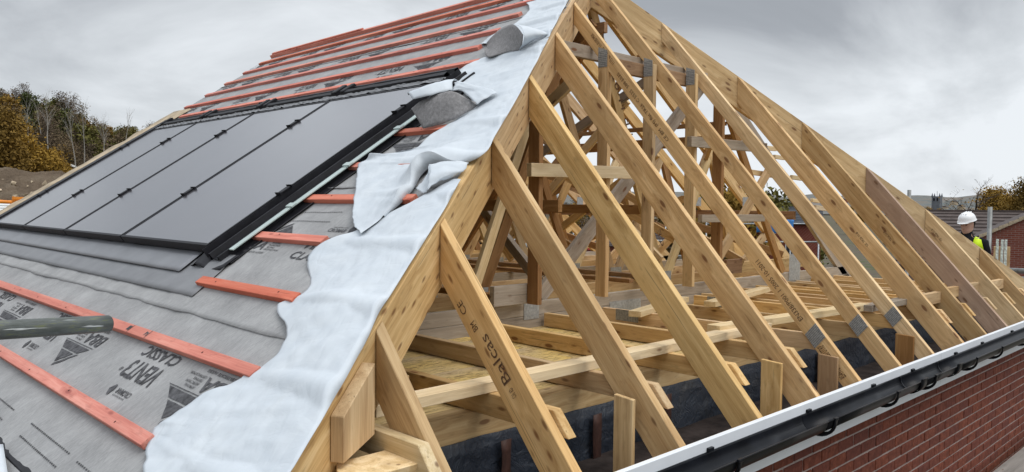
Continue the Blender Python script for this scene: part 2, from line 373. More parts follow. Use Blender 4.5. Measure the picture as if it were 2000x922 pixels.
# ---- jack rafters and hip truss rafters
ordn = ['first', 'second', 'third', 'fourth', 'fifth', 'sixth', 'seventh', 'eighth', 'ninth', 'tenth', 'eleventh', 'twelfth', 'thirteenth', 'fourteenth', 'fifteenth', 'sixteenth']
labs = {
 0: 'short pale jack rafter at the near corner, beside the stacked wood offcuts',
 1: 'jack rafter stamped Balcas in dark ink, second from the near corner',
 2: 'knotty brown jack rafter third from the near corner, an upright board at its foot',
 3: 'long jack rafter with clustered knots, fourth from the near corner',
 4: 'fifth rafter from the near corner, highest deep one on the near hip',
 5: 'slim rafter covered in TR26 grading stamps with a steel plate low down',
 6: 'slim middle rafter of the hip end running up to the apex, unstamped',
 7: 'slim rafter meeting the far hip just right of the apex',
 8: 'deep knotty jack rafter highest on the far hip, beyond the slim rafters',
 9: 'tenth jack rafter from the near corner, with the strip of sky along its upper edge',
 10: 'rosy brown knotty jack rafter standing darker than its neighbours on the far hip',
 11: 'twelfth jack rafter from the near corner, below the man in the helmet',
 12: 'shortest jack rafter at the far end of the gutter',
}
rafters = {}
for k, x in enumerate(XS):
    slim = k in (5, 6, 7)
    dv = .155 if slim else .232
    th = .04 if slim else .045
    mat = PINK if k == 10 else (PINE if k not in (1,) else PINE)
    def prof(xx):
        d = min(xx, W-xx); yt = K*d - .003
        yb = (dv-.13)/TH
        return [(xx, .0, -.002), (xx, yt, yt*TH), (xx, yt, yt*TH-dv), (xx, max(yb, .003), max(yb, .003)*TH-dv), (xx, .0, -.13 if not slim else -.12)]
    x0 = x-.022; x1 = x0+th
    if slim:                                  # part of a hip-end truss
        root = empty('mono_truss', (x, .3, .2), {5: 'hip end truss with the stamped TR26 rafter, nearest of the three slim ones', 6: 'middle hip end truss of the three slim ones, rising to the apex', 7: 'farthest of the three slim hip end trusses, beside the deep jack rafters'}[k], 'roof truss', 'slim trusses of the hip end')
        r = prism('rafter', prof(x0), prof(x1), PINE, root, (0, 1, TH))
        bar('bottom_chord', (x+.024, .25, .19), (x+.024, 1.90, .185), .038, .095, PINE, root)
        px = {5: 3.772, 6: 4.327, 7: 4.916}[k]
        yp = 1.85
        box('post', (px, yp, .315), (px+.042, yp+.095, yp*TH-.03), PINE, root)
        # toothed steel plates: heel and post head
        h = V((x0-.003, .268, .232)); a_ = V((0, 1, TH)).normalized()*.072; b_ = V((0, -TH, 1)).normalized()*.062
        rot = [(a_+b_), (a_-b_), (-a_-b_), (b_-a_)]
        def plate(name, corners, nx, par):
            c0, c1, c2, c3 = corners; vs = [*corners]+[c+nx*.0022 for c in corners]
            o = mobj(name, vs, [(0, 1, 2, 3), (4, 5, 6, 7), (0, 1, 5, 4), (1, 2, 6, 5), (2, 3, 7, 6), (3, 0, 4, 7)], PLATE_M, par, frame(c0, c1-c0))
            tv, tf = [], []; 
            for i in range(9):
                for j in range(14):
                    p = c0+(c1-c0)*((j+.5)/14)+(c3-c0)*((i+.5)/9)+nx*.0031; du = (c1-c0)/14*.26; dw = (c3-c0)/9*.14
                    q = len(tv); tv += [p-du-dw, p+du-dw, p+du+dw, p-du+dw]; tf.append((q, q+1, q+2, q+3))
            tag(mobj('tooth_slots', tv, tf, DARKHOLE, o), kind='stuff')
            return o
        plate('nail_plate', [h+V((0, .062, .0)), h+V((0, 0, .075)), h+V((0, -.062, 0)), h+V((0, 0, -.075))], V((-1, 0, 0)), root)
        ztop = yp*TH
        plate('nail_plate', [V((px-.001, yp+.01, ztop-.12)), V((px-.001, yp+.092, ztop-.12)), V((px-.001, yp+.092, ztop+.03)), V((px-.001, yp+.01, ztop+.0))], V((-1, 0, 0)), root)
        plate('nail_plate', [V((x0-.001, 1.55, .16)), V((x0-.001, 1.75, .16)), V((x0-.001, 1.75, .24)), V((x0-.001, 1.55, .24))], V((-1, 0, 0)), root)
        rafters[k] = r
    else:
        r = prism('jack_rafter', prof(x0), prof(x1), mat, None, (0, 1, TH))
        tag(r, labs[k], 'rafter', 'jack rafters of the hip end'); rafters[k] = r
# pale top edges: the planed upper arris of each rafter catches sky light by itself

def raf_fn(x, s0, s1, lo, hi):
    """map onto a rafter's left face: reading up the slope, letter tops towards the lower edge"""
    d = V((0, 1, TH)).normalized(); n = V((0, TH, -1)).normalized()
    return lambda a, b: V((x, 0, 0)) + d*(s0+(s1-s0)*a) + n*(lo+(hi-lo)*b)
L5 = sqrt(1+TH*TH)
xf = XS[1]-.022-.002
lettering('stamp', 'Balcas', raf_fn(xf, .475, .69, .055, .105), INKB, rafters[1])
lettering('stamp', 'C16  KD', raf_fn(xf, .41, .45, .07, .095), INKB, rafters[1])
lettering('stamp', 'BM', raf_fn(xf, .73, .77, .085, .115), INKB, rafters[1])
lettering('stamp', 'CE', raf_fn(xf, .82, .88, .095, .13), INKB, rafters[1])
xf = XS[5]-.022-.002
lettering('stamp', 'CE BM  (M) flat TR26  C 5535  588 5535', raf_fn(xf, 1.95, 2.62, .035, .068), INKB, rafters[5])
lettering('stamp', '1115 8835 1102  11-0100 MIX', raf_fn(xf, 2.70, 3.02, .02, .05), INKB, rafters[5])
lettering('stamp', 'EN338/P001 1 2005 10-2011', raf_fn(xf, .47, .92, .045, .075), INKB, rafters[5])
lettering('stamp', 'BS4978 Dry Graded UTRP', raf_fn(xf, .07, .29, .03, .085), INKB, rafters[5])
for k in (8, 9, 11, 12):
    lettering('stamp', 'CE  TR26 11-B', raf_fn(XS[k]-.024, .98, 1.12, .07, .09), INKB, rafters[k])

# ---- the two hip beams
def hip(name, mirror, label):
    e1 = V((1, K, 0)).normalized(); nn = V((-K, 1, 0)).normalized()*.046     # thickness goes away from the hip end
    def P(s, dz):
        x, y = s, s*K; q = V((x, y, x*TM+dz)); return q
    def fl(q): return V((W-q.x, q.y, q.z)) if mirror else q
    # joined from three lengths with scarf joints so that grain and tone change along it
    xs = [(-.12, 2.02), (2.022, 4.45)]
    root = empty(name, fl(V((.3, .17, .2))), label, 'hip beam')
    for i, (a, b) in enumerate(xs):
        bb = b
        A = [P(a, .004), P(bb, .004), P(bb-(.0 if i else .0), -.285), P(max(a, -.0)+.1 if i == 0 else a, -.285)]
        if i == 0: A[3] = P(.20, -.285); A[0] = P(a, .004)
        prism('beam_length', [fl(q) for q in A], [fl(q+nn) for q in A], [PINE, PINE][i], root, fl(V((1, K, TM)))-fl(V((0, 0, 0))))
    return root
hip('near_hip_beam', False, 'deep near hip beam climbing beside the white membrane')
hip('far_hip_beam', True, 'far hip beam forming the right skyline of the frame')

# ---- fink trusses, the first one flat-topped
TY = [2.03+.6*i for i in range(11)]
def truss(i, y):
    flat = i == 0; t = .042
    lab = ('flat-topped girder truss at the back of the hip end' if flat else f'{ordn[i-1]} full roof truss behind the flat-topped girder truss')
    root = empty('roof_truss', (W/2, y, .2), lab, 'roof truss', None if flat else 'main roof trusses')
    if True: A0 = None
    def T(x): return min(x, W-x)*TM
    dv = .135
    def pl(name, pts, mat=PINE, ax=None): return prism(name, [(a, y, b) for a, b in pts], [(a, y+t, b) for a, b in pts], mat, root, ax or V((pts[1][0]-pts[0][0], 0, pts[1][1]-pts[0][1])))
    def web(a, b, h=.095, mat=PINE, off=.0):
        a, b = V((a[0], y+t/2+off, a[1])), V((b[0], y+t/2+off, b[1])); return bar('web', a, b, t*.94, h, mat, root, up=(0, 0, 1) if abs(b.x-a.x) > .02 else (1, 0, 0))
    gm = GREYW if (flat or i in (3, 6)) else PINE
    x_end = 3.27 if flat else W/2-.001
    pl('top_chord', [(.0, -.01), (x_end, x_end*TM-.004), (x_end, x_end*TM-.004-dv), (.2, .2*TM-dv-.02)])
    pl('top_chord', [(W-.0, -.01), (W-x_end, x_end*TM-.004), (W-x_end, x_end*TM-.004-dv), (W-.2, .2*TM-dv-.02)], GREYW if flat else PINE)
    pl('bottom_chord', [(.40, .215), (W-.40, .215), (W-.54, .31), (.54, .31)], gm, (1, 0, 0))
    if flat:
        pl('bottom_chord', [(.22, .09), (W-.22, .09), (W-.39, .213), (.39, .213)], GREYW, (1, 0, 0))
        pl('flat_chord', [(3.272, 2.07), (5.6, 2.07), (5.6, 2.165), (3.272, 2.165)], GREYW, (1, 0, 0))
        web((3.33, .33), (5.38, 2.05), .115, GREYW, .044)
        web((2.62, .32), (3.22, 1.72), .07, PALE); web((2.05, .32), (2.95, 1.80), .07)
        web((5.45, .32), (6.6, 1.38), .085); web((6.9, .32), (5.7, 1.95), .085, BROWN)
        for px in (5.349,): box('post', (px, 1.85, .315), (px+.042, 1.945, 1.93), BROWN, root)
        box('post', (3.06, 1.85, .315), (3.102, 1.95, 1.93), BROWN, root)
        plx = 3.12
        mobj('nail_plate', [(3.11, y-.004, .19), (3.26, y-.004, .19), (3.26, y-.004, .33), (3.19, y-.004, .39), (3.11, y-.004, .39)], [(0, 1, 2, 3, 4)], PLATE_M, root)
        mobj('nail_plate', [(4.05, y-.004, .12), (4.45, y-.004, .12), (4.45, y-.004, .24), (4.05, y-.004, .24)], [(0, 1, 2, 3)], PLATE_M, root)
        mobj('nail_plate', [(7.0, y-.004, .22), (7.25, y-.004, .22), (7.25, y-.004, .5), (7.0, y-.004, .5)], [(0, 1, 2, 3)], PLATE_M, root)
    else:
        jx = random.uniform(-.04, .04)
        a1, a2 = 3.25+jx, W-3.2+jx; q = 1.72
        t1, b2, t2 = 2.45, 1.85, 1.20
        for sg in (0, 1):
            X_ = (lambda v: W-v) if sg else (lambda v: v)
            b1 = W-a2 if sg else a1
            mm_ = [PINE, PALE, BROWN, PINE, PALE][(i*2+sg) % 5]
            web((X_(b1+.04), .30), (X_(W/2-.03), RY-.16), mat=mm_); web((X_(b1-.04), .30), (X_(t1), t1*TM-.12), mat=PALE if i % 2 else PINE)
            web((X_(t1-.06), t1*TM-.15), (X_(b2+.03), .30), mat=BROWN if (i+sg) % 3 == 0 else PINE); web((X_(b2-.03), .30), (X_(t2), t2*TM-.12), mat=PINE)
        for a in (a1, a2):
            mobj('nail_plate', [(a-.09, y-.003, .225), (a+.09, y-.003, .225), (a+.09, y-.003, .355), (a-.09, y-.003, .355)], [(0, 1, 2, 3)], PLATE_M, root)
        for a in (q, W-q):
            z = q*TM-.1
            mobj('nail_plate', [(a-.06, y-.003, z-.05), (a+.06, y-.003, z-.05), (a+.06, y-.003, z+.05), (a-.06, y-.003, z+.05)], [(0, 1, 2, 3)], PLATE_M, root)
        mobj('nail_plate', [(W/2-.09, y-.003, RY-.22), (W/2+.09, y-.003, RY-.22), (W/2+.09, y-.003, RY-.10), (W/2-.09, y-.003, RY-.10)], [(0, 1, 2, 3)], PLATE_M, root)
        if i == 1: lettering('stamp', 'CE TR26 KD 1221 B 11-02 TR26', lambda a, b: V((5.60-.98*a+.02*b, y-.003, .60+1.9*a))+V((.035, 0, .016))*(b-.5), INKB, root)
for i, y in enumerate(TY): truss(i, y)

# longitudinal binders and braces
def tb(name, a, b, w_, h_, mat, label, cat='brace', up=(0, 0, 1), group=None): return tag(bar(name, a, b, w_, h_, mat, None, up), label, cat, group)
tb('binder', (5.95, 2.1, 1.62), (5.95, 7.9, 1.62), .045, .10, BROWN, 'brown binder running back through the trusses on the right at mid height')
tb('binder', (5.80, 2.1, 1.76), (5.80, 7.9, 1.76), .09, .035, BROWN, 'flat brown binder just above another, under the right slope')
tb('binder', (2.93, 2.1, 1.62), (2.93, 7.9, 1.62), .045, .10, BROWN, 'brown binder running back under the covered left slope')
tb('binder', (W/2+.1, 2.5, 2.5), (W/2+.1, 7.9, 2.5), .045, .09, BROWN, 'brown binder running back just under the ridge')
tb('binder', (3.05, 2.1, .335), (3.05, 7.9, .335), .085, .04, BROWN, 'thin dark batten laid flat on the ceiling ties, left of centre')
tb('binder', (5.2, 2.35, .335), (5.2, 7.9, .335), .085, .04, BROWN, 'thin dark batten laid flat on the ceiling ties, right of centre')
tb('binder', (4.75, 2.35, .335), (4.70, 7.9, .335), .06, .035, BROWN, 'thin brown batten on the ceiling ties near the middle of the span')
tb('binder', (7.25, 2.1, .90), (7.25, 7.9, .90), .045, .09, BROWN, 'brown binder low under the right slope')
tb('diagonal_brace', (5.0, 2.3, 2.45), (7.3, 6.4, .85), .045, .085, BROWN, 'brown diagonal brace dropping under the right slope')
tb('diagonal_brace', (3.6, 2.35, .40), (4.3, 5.6, 2.5), .045, .085, GREYW, 'grey diagonal brace leaning back inside the roof')
tb('diagonal_brace', (5.3, 2.5, 2.2), (4.7, 5.8, .40), .045, .085, GREYW, 'grey brace crossing behind the tall posts')
tb('binder', (3.55, 2.1, .98), (3.55, 7.9, .98), .045, .09, BROWN, 'brown binder low on the left webs of the trusses')
tb('binder', (5.35, 2.35, .95), (5.35, 7.9, .95), .045, .09, BROWN, 'brown binder low on the right webs of the trusses')
tb('diagonal_brace', (6.2, 2.3, .38), (5.2, 5.6, 2.2), .045, .085, PINE, 'pale diagonal brace leaning back right of the posts')
tb('diagonal_brace', (2.3, 2.4, 1.25), (3.2, 5.2, .45), .045, .085, PINE, 'pale diagonal brace dropping behind the left post')
tb('diagonal_brace', (7.6, 2.4, .45), (6.3, 5.0, 1.4), .045, .085, BROWN, 'brown diagonal brace rising left under the right slope')
chev = [((2.30, 2.2, 1.35), (2.30, 4.6, .45)), ((2.32, 4.7, .45), (2.32, 7.2, 1.35)), ((6.55, 2.3, .42), (6.55, 4.4, 1.40)), ((6.58, 4.4, 1.40), (6.58, 6.6, .42)), ((3.75, 2.2, 1.9), (3.75, 4.5, .5)), ((5.1, 2.3, .5), (5.1, 4.4, 2.2)), ((5.14, 4.5, 2.2), (5.14, 6.6, .5)), ((3.8, 4.6, .5), (3.8, 6.9, 2.1)), ((6.0, 2.3, 1.75), (7.7, 3.9, .62)), ((7.6, 4.0, .7), (5.6, 6.2, 2.0)), ((4.5, 2.6, 2.55), (4.5, 4.6, .9)), ((4.46, 4.7, .9), (4.46, 6.9, 2.55))]
cl_ = ['chevron brace nearest the covered slope, falling away from the viewer', 'chevron brace nearest the covered slope, rising away from the viewer', 'chevron brace under the right slope, rising away', 'chevron brace under the right slope, falling away at the back', 'chevron brace left of the ridge line, falling away', 'chevron brace right of the ridge line, rising away', 'chevron brace right of the ridge line, falling away at the back', 'chevron brace left of the ridge line, rising away at the back', 'slanting rafter brace crossing under the right slope from high to low', 'slanting rafter brace at the back of the right slope', 'brace below the ridge falling away behind the flat chord', 'brace below the ridge rising at the back']
for k in range(16):
    xa = 1.9+.36*k; up_ = k % 2; ya = 2.3+(k*1.37) % 2.6; zt = max(.7, min(xa, W-xa)*TM-.22)
    if abs(xa-W/2) < .1: continue
    chev.append(((xa, ya, .40 if up_ else zt), (xa+.02, ya+1.9, zt if up_ else .40))); cl_.append(('web bracing board ' + ('rising' if up_ else 'falling') + ' away from the viewer, ' + ordn[k] + ' across the span'))
for (a, b), l_ in zip(chev, cl_): tb('chevron_brace', a, b, .04, .085, random.choice((PINE, PALE, BROWN)), l_)
def YP(u, v, y): d = ray(u, v); return CAM+d*((y-CAM.y)/d.y)
for i, (u0, v0, u1, v1, h_) in enumerate(((1465, 336, 1512, 343, .05), (1497, 289, 1515, 291, .045), (1512, 306, 1532, 309, .04), (1545, 346, 1566, 349, .045), (1585, 391, 1600, 393, .04), (1592, 405, 1613, 408, .05))):
    tag(bar('noggin', YP(u0, v0, 2.12), YP(u1, v1, 2.12), .03, h_, PALE), ['pale cross piece between two slim rafters on the right', 'small pale noggin end high among the right rafters', 'second small pale noggin end among the right rafters', 'third small pale noggin end among the right rafters', 'fourth small pale noggin end among the right rafters', 'lowest small pale noggin end among the right rafters'][i], 'noggin', 'small noggins among the right rafters')
# ledgers nailed across the posts
def ledger(x0, z0, x1, z1, y, h_, mat, label): return tag(bar('ledger', (x0, y, z0), (x1, y, z1), .045, h_, mat), label, 'ledger', 'ledgers across the hip end posts')
ledger(3.84, 2.045, 5.10, 2.045, 1.972, .10, BROWN, 'dark upper ledger across the three post heads, just below the grey flat chord')
ledger(2.94, 1.215, 4.22, 1.235, 1.825, .088, PALE, 'ledger across the left posts at mid height, behind the Balcas rafter line')
ledger(4.80, 1.515, 6.06, 1.535, 1.825, .085, GREYW, 'grey ledger across the right posts, the upper of two')
ledger(4.98, .885, 6.05, .885, 1.825, .065, GREYW, 'short grey ledger across the right posts, the lower of two')
tag(box('timber_block', (2.76, 1.955, .316), (3.10, 2.0, .45), GREYW), 'short thick timber block sitting on the grey girder truss beside the left post', 'timber block')
tag(bar('timber_offcut', (6.25, 2.35, .37), (8.2, 2.35, .36), .045, .11, PINE), 'long brown timber offcut on top of the ties at the right', 'timber')
tag(box('timber_block', (6.20, 2.28, .318), (6.50, 2.325, .46), BROWN), 'dark end block beside the long offcut at the right', 'timber block')

# ---- ceiling joists of the hip end, with sloping cut ends
for k, x in enumerate(XS):
    if k in (5, 6, 7): continue
    left = k == 0
    xa = x-.022-.048 if left else x+.025
    if k >= 8: xa = x+.025
    A = [(xa, .10, .135), (xa, 2.0, .135), (xa, 2.0, .228), (xa, .18, .228)]
    d_end = min(x, W-x)
    if d_end < 1.0: A[1] = (xa, 1.99, .135)
    o = prism('ceiling_joist', A, [(a+.045, b, c) for a, b, c in A], PALE if left else PINE, None, (0, 1, 0))
    lj = ['stubby joist end at the near corner beside the offcuts', 'ceiling joist running back from the Balcas stamped rafter', 'ceiling joist beside the third rafter from the near corner', 'ceiling joist beside the fourth rafter from the near corner', 'ceiling joist beside the fifth rafter, partly under the slim trusses', '', '', '', 'ceiling joist just beyond the three slim trusses', 'second ceiling joist beyond the slim trusses', 'third ceiling joist beyond the slim trusses', 'fourth ceiling joist beyond the slim trusses', 'last ceiling joist before the far corner'][k]
    tag(o, lj, 'joist', 'ceiling joists of the hip end')
for i, x in enumerate((5.30, 5.98, 6.55, 7.10)):
    tag(box('ceiling_joist', (x, .66, .135), (x+.04, 2.0, .222), PINE), ['infill joist between the slim trusses and the deep rafters', 'second infill joist at the right', 'third infill joist at the right', 'fourth infill joist at the right'][i], 'joist', 'ceiling joists of the hip end')
tag(box('noggin', (.92, 1.02, .14), (1.38, 1.065, .225), PINE), 'short cross piece between the first two ceiling joists', 'noggin')
# long binders resting on the joists
tag(bar('loose_board', (.86, .565, .252), (3.80, .60, .250), .09, .044, PALE), 'long pale board laid across the joists behind the near rafters', 'board')
tag(bar('loose_board', (3.30, .66, .275), (5.10, .50, .272), .09, .044, PALE), 'pale board laid across the joists in the middle of the hip end', 'board')
tag(bar('loose_board', (4.98, .45, .272), (6.2, .44, .270), .09, .044, GREYW), 'grey ended board laid across the joists beyond the steel plates', 'board')
tag(bar('loose_board', (3.6, 1.45, .25), (4.6, 1.72, .25), .09, .04, PALE), 'short pale board lying loose near the posts', 'board')
tag(bar('loose_board', (4.3, 1.30, .275), (5.6, 1.55, .275), .09, .04, PALE), 'pale board lying askew near the tall posts', 'board')
for i, (xa, ya, xb, yb) in enumerate(((6.9, .40, 7.45, .40), (6.3, .42, 6.85, .40), (5.7, .36, 6.22, .36), (7.48, .34, 8.0, .34))):
    tag(bar('noggin', (xa, ya, .27), (xb, yb, .27), .045, .09, PINE), ['noggin low between the eleventh and twelfth rafters', 'noggin between the tenth and eleventh rafters, beside the rosy rafter', 'noggin between the ninth and tenth rafters', 'noggin between the last two rafters'][i], 'noggin', 'noggins near the far eave')
# wall plate, girders' bearing, inner wall with black sheet
tag(box('wall_plate', (.66, .62, .022), (W-.62, .72, .134), PINE), 'knotty wall plate on top of the blue black sheeted wall', 'wall plate')
tag(box('wall_plate', (.62, .722, .022), (.72, 7.9, .134), PINE), 'wall plate along the left side under the covered slope', 'wall plate')
tag(box('wall_plate', (W-.72, .722, .022), (W-.62, 7.9, .134), PINE), 'wall plate along the far side', 'wall plate')
wl = empty('inner_wall', (W/2, .68, -3), 'inner wall of the hip end under the wall plate, covered by blue black sheet', 'wall')
mobj('blockwork', [(.62, .625, -5.9), (W-.62, .625, -5.9), (W-.62, .625, .02), (.62, .625, .02), (.62, .74, -5.9), (W-.62, .74, -5.9), (W-.62, .74, .02), (.62, .74, .02)], [(0, 1, 2, 3), (4, 5, 6, 7), (0, 1, 5, 4), (3, 2, 6, 7), (0, 3, 7, 4), (1, 2, 6, 5)], BLOCKD, wl)
rows = []
for i in range(40):
    z = .03-.75*i/39 + (0)
    rows.append([V((.6+j*.045, .595+.014*noise.noise(V((j*.11, i*.13, 0)))+.008*noise.noise(V((j*.4, i*.5, 3)))+(.012 if i < 2 else 0)+.004, z+(.006*noise.noise(V((j*.35, 0, 7))) if i < 2 else 0))) for j in range(172)])
grid('damp_proof_sheet', rows, DPCS, wl, .002)
BRN = simple('brown_tape', (.055, .026, .020), .6, .3, nz=(12, .5))
for i, x in enumerate((.98, 1.52, 2.12, 2.70, 3.35, 3.93, 4.5)):
    rr = [[V((x+q*.06+.015*noise.noise(V((r*.3, i, q))), .574+.004*noise.noise(V((r*.5, q, i))), .0-.7*r/14)) for q in (0, 1)] for r in range(15)]
    grid('brown_strip', rr, BRN, wl, .002)
rr = [[V((.7+q*.08, .572+.004*noise.noise(V((q*.3, 0, r))), -.23-.05*r+.02*noise.noise(V((q*.07, 4, r))))) for q in range(60)] for r in (0, 1)]
grid('brown_strip', rr, BRN, wl, .002)
DARKFLOOR = simple('dark_floor', (.035, .028, .026), .95, .1, nz=(9, .5), bump=.6)  # near-black mottled brown for the cavity floor
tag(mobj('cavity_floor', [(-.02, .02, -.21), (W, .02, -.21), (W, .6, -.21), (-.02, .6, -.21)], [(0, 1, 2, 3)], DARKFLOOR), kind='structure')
# upright boards nailed beside the rafter feet
for i, (x, y0, y1, zt) in enumerate(((1.915, .195, .295, .185), (3.165, .170, .285, .172), (3.745, .12, .235, .135), (4.965, .12, .24, .12))):
    tag(prism('upright_board', [(x, y0, -.2), (x, y1, -.2), (x, y1, zt), (x, y0, zt-.008)], [(x+.022, y0, -.2), (x+.022, y1, -.2), (x+.022, y1, zt), (x+.022, y0, zt-.008)], PINE if i < 2 else BROWN, None, (0, 0, 1)),
        ['pale upright board behind the gutter beside the third rafter', 'upright board behind the gutter beside the fifth rafter', 'brown upright board under the first steel heel plate', 'brown upright board under the third steel heel plate'][i], 'upright board', 'upright boards at the rafter feet')
# offcuts nailed in the near corner
a = V((.60, .285, 0)); d = V((1, K, 0)).normalized(); nn = V((K, -1, 0)).normalized()
p0 = V((.555, .555*K, 0))+nn*.002; 
def q_(s, t_, z): return p0+d*s+nn*t_+V((0, 0, z))
tag(prism('offcut', [q_(0, 0, .19), q_(.215, 0, .22), q_(.215, 0, .46), q_(0, 0, .335)], [q_(0, .047, .19), q_(.215, .047, .22), q_(.215, .047, .46), q_(0, .047, .335)], PINE, None, (0, 0, 1)), 'upright offcut with a slanted end grain top nailed to the hip beam', 'timber offcut')
tag(prism('offcut', [(.52, .20, .10), (.84, .20, .10), (.84, .36, .10), (.60, .36, .10)], [(.50, .18, .17), (.84, .18, .17), (.84, .36, .17), (.60, .36, .17)], PALE, None, (0, 0, 1)), 'flat offcut with curved rings lying at the foot of the hip beam', 'timber offcut')
tag(prism('offcut', [(.50, .22, -.02), (.95, .22, -.02), (.95, .40, -.02), (.50, .40, -.02)], [(.50, .22, .098), (.95, .22, .098), (.95, .40, .098), (.50, .40, .098)], BROWN, None, (1, 0, 0)), 'brown bearing block below the flat offcut', 'timber block')

# ---- ceiling boards
deck = empty('ceiling_deck', (W/2, 4, .11), 'yellow ceiling boards with dark strand streaks behind the wall plate', 'ceiling boards')
nb = 0
for i in range(7):
    y0 = .722+i*.2; 
    for j in range(4):
        x0 = .70+j*1.9+(i % 2)*.5; x1 = min(x0+1.897, W-.7)
        if i % 2 and j == 0: box('board', (.70, y0, .085), (1.196, y0+.197, .130), STRAND, deck, (1, 0, 0), .0015)
        box('board', (x0, y0, .085), (x1, y0+.197, .130+random.uniform(-.0015, .0015)), STRAND, deck, (1, 0, 0), .0015)
box('board', (.7, 2.13, .085), (W-.7, 7.95, .112), STRAND, deck, (1, 0, 0))

# ---- fascia, gutter, brackets
fas = empty('fascia', (W/2, -.03, 0), 'white fascia board along the hip end behind the black gutter', 'fascia')
box('board', (-.25, -.046, -.205), (5.0, -.022, .022), WHITEF, fas, (1, 0, 0), .002)
box('board', (5.003, -.046, -.205), (9.15, -.022, .022), WHITEF, fas, (1, 0, 0), .002)
box('packer', (-.1, -.021, -.05), (9.0, -.003, .012), PALE, fas, (1, 0, 0), .002)
box('soffit', (-.2, -.02, -.204), (9.1, .10, -.194), WHITEF, fas, (1, 0, 0), .001)
gut = empty('gutter', (W/2, -.11, -.03), 'black half round gutter along the white fascia', 'gutter')
YC, ZC, RR = -.114, -.036, .066
def gsweep(x0, x1, r, mat, name, a0=180, a1=360, par=gut, lip=True, rt=.003):
    vs, fs = [], []; n = 18
    pr = [(YC+r*cos(radians(a0+(a1-a0)*i/n)), ZC+r*sin(radians(a0+(a1-a0)*i/n))) for i in range(n+1)]
    if lip: pr = [(pr[0][0]-.006, pr[0][1]+.004), (pr[0][0]-.001, pr[0][1]+.006)]+pr+[(pr[-1][0], pr[-1][1]+.012)]
    nx = max(2, int((x1-x0)/.35)+1)
    for i in range(nx):
        x = x0+(x1-x0)*i/(nx-1); vs += [(x, a, b) for a, b in pr]
    m_ = len(pr); fs = [(i*m_+j, i*m_+j+1, (i+1)*m_+j+1, (i+1)*m_+j) for i in range(nx-1) for j in range(m_-1)]
    o = mobj(name, vs, fs, mat, par, smooth=True); s_ = o.modifiers.new('t', 'SOLIDIFY'); s_.thickness = rt; s_.offset = 1
    return o
for a, b in ((-.3, 2.95), (2.95, 4.24), (4.243, 4.90), (4.903, 9.25)): gsweep(a, b-.002, RR, BLACKP, 'gutter_length')
def bracket(x):
    o = gsweep(x-.014, x+.014, RR+.006, BLACKP, 'bracket', 172, 360, lip=False, rt=.005)
    box('clip', (x-.018, YC-RR-.016, ZC+.0), (x+.018, YC-RR-.002, ZC+.014), BLACKP, o, bev=.002)
    box('back_clip', (x-.02, YC+RR-.012, ZC+.012), (x+.02, YC+RR+.003, ZC+.028), BLACKP, o, bev=.002)
    # crescent web below the trough, fixed back to the fascia
    pts = [(YC+(RR+.010)*cos(radians(t_)), ZC+(RR+.010)*sin(radians(t_))) for t_ in range(185, 350, 15)]
    pts2 = [(YC+.012+(RR+.024)*cos(radians(t_)), ZC-.012+(RR+.016)*sin(radians(t_))) for t_ in range(195, 345, 15)]
    poly = pts+[(YC+RR+.001, ZC-.01), (YC+RR+.001, ZC-.075)]+pts2[::-1]
    n = len(poly); vs = [(x-.005, a, b) for a, b in poly]+[(x+.005, a, b) for a, b in poly]
    mobj('web', vs, [tuple(range(n)), tuple(range(2*n-1, n-1, -1))]+[(i, (i+1) % n, n+(i+1) % n, n+i) for i in range(n)], BLACKP, o)
for x in (.45, 1.28, 2.12, 3.02, 3.83, 4.45, 5.28, 5.90, 6.72, 7.55, 8.4): bracket(x)
for x in (4.24, 4.90):
    gsweep(x-.045, x+.045, RR+.009, BLACKP, 'union', 170, 360, rt=.005)
    gsweep(x-.006, x+.006, RR-.004, BLACKP, 'union_seal', 180, 360, rt=.004)
# ---- outer brick wall under the gutter: bricks one by one, the rest joined
bw = empty('brick_wall', (W/2, .1, -3), 'red brick wall of the house below the white fascia and black gutter', 'brick wall')
mobj('mortar', [(0, .106, -6), (W, .106, -6), (W, .106, -.2), (0, .106, -.2), (0, .2, -6), (W, .2, -6), (W, .2, -.2), (0, .2, -.2)], [(0, 1, 2, 3), (4, 5, 6, 7), (0, 1, 5, 4), (3, 2, 6, 7), (0, 3, 7, 4), (1, 2, 6, 5)], MORTAR, bw)
def brick_mesh(l):
    me = bpy.data.meshes.new('brick'); bm = bmesh.new(); bmesh.ops.create_cube(bm, size=1)
    for v in bm.verts: v.co = V((v.co.x*l, v.co.y*.06, v.co.z*.0625))
    bmesh.ops.bevel(bm, geom=bm.edges[:], offset=.003, segments=1, affect='EDGES'); bm.to_mesh(me); bm.free(); me.materials.append(BRICK); return me
BM = brick_mesh(.2075)
cand = []
for r in range(76):
    z = -.242-.0755*r
    for c in range(42):
        x = .105+c*.2205+(.11 if r % 2 else 0)
        if x+.105 > W: continue
        d = V((x, .1, z))-CAM; dep = d.dot(FW); u = 1000+F_PX*d.dot(RT)/dep; v = 461-F_PX*d.dot(UP)/dep
        vis = -30 < u < 2030 and v < 950
        cand.append((0 if vis else 1, dep, x, z))
cand.sort()
rest_v, rest_f = [], []
for i, (nv, dep, x, z) in enumerate(cand):
    yy = .129+random.uniform(-.0022, .0022)
    if i < 300:
        o = bpy.data.objects.new('brick', BM); link(o, bw, Matrix.Translation((x, yy, z)) @ Matrix.Rotation(random.uniform(-.004, .004), 4, 'Y'))
    else:
        b0 = len(rest_v)
        rest_v += [(x+a*.1037, yy+b*.03, z+c*.03125) for a in (-1, 1) for b in (-1, 1) for c in (-1, 1)]
        rest_f += [tuple(b0+k for k in q) for q in ((0, 1, 3, 2), (4, 6, 7, 5), (0, 4, 5, 1), (2, 3, 7, 6), (1, 5, 7, 3), (0, 2, 6, 4))]
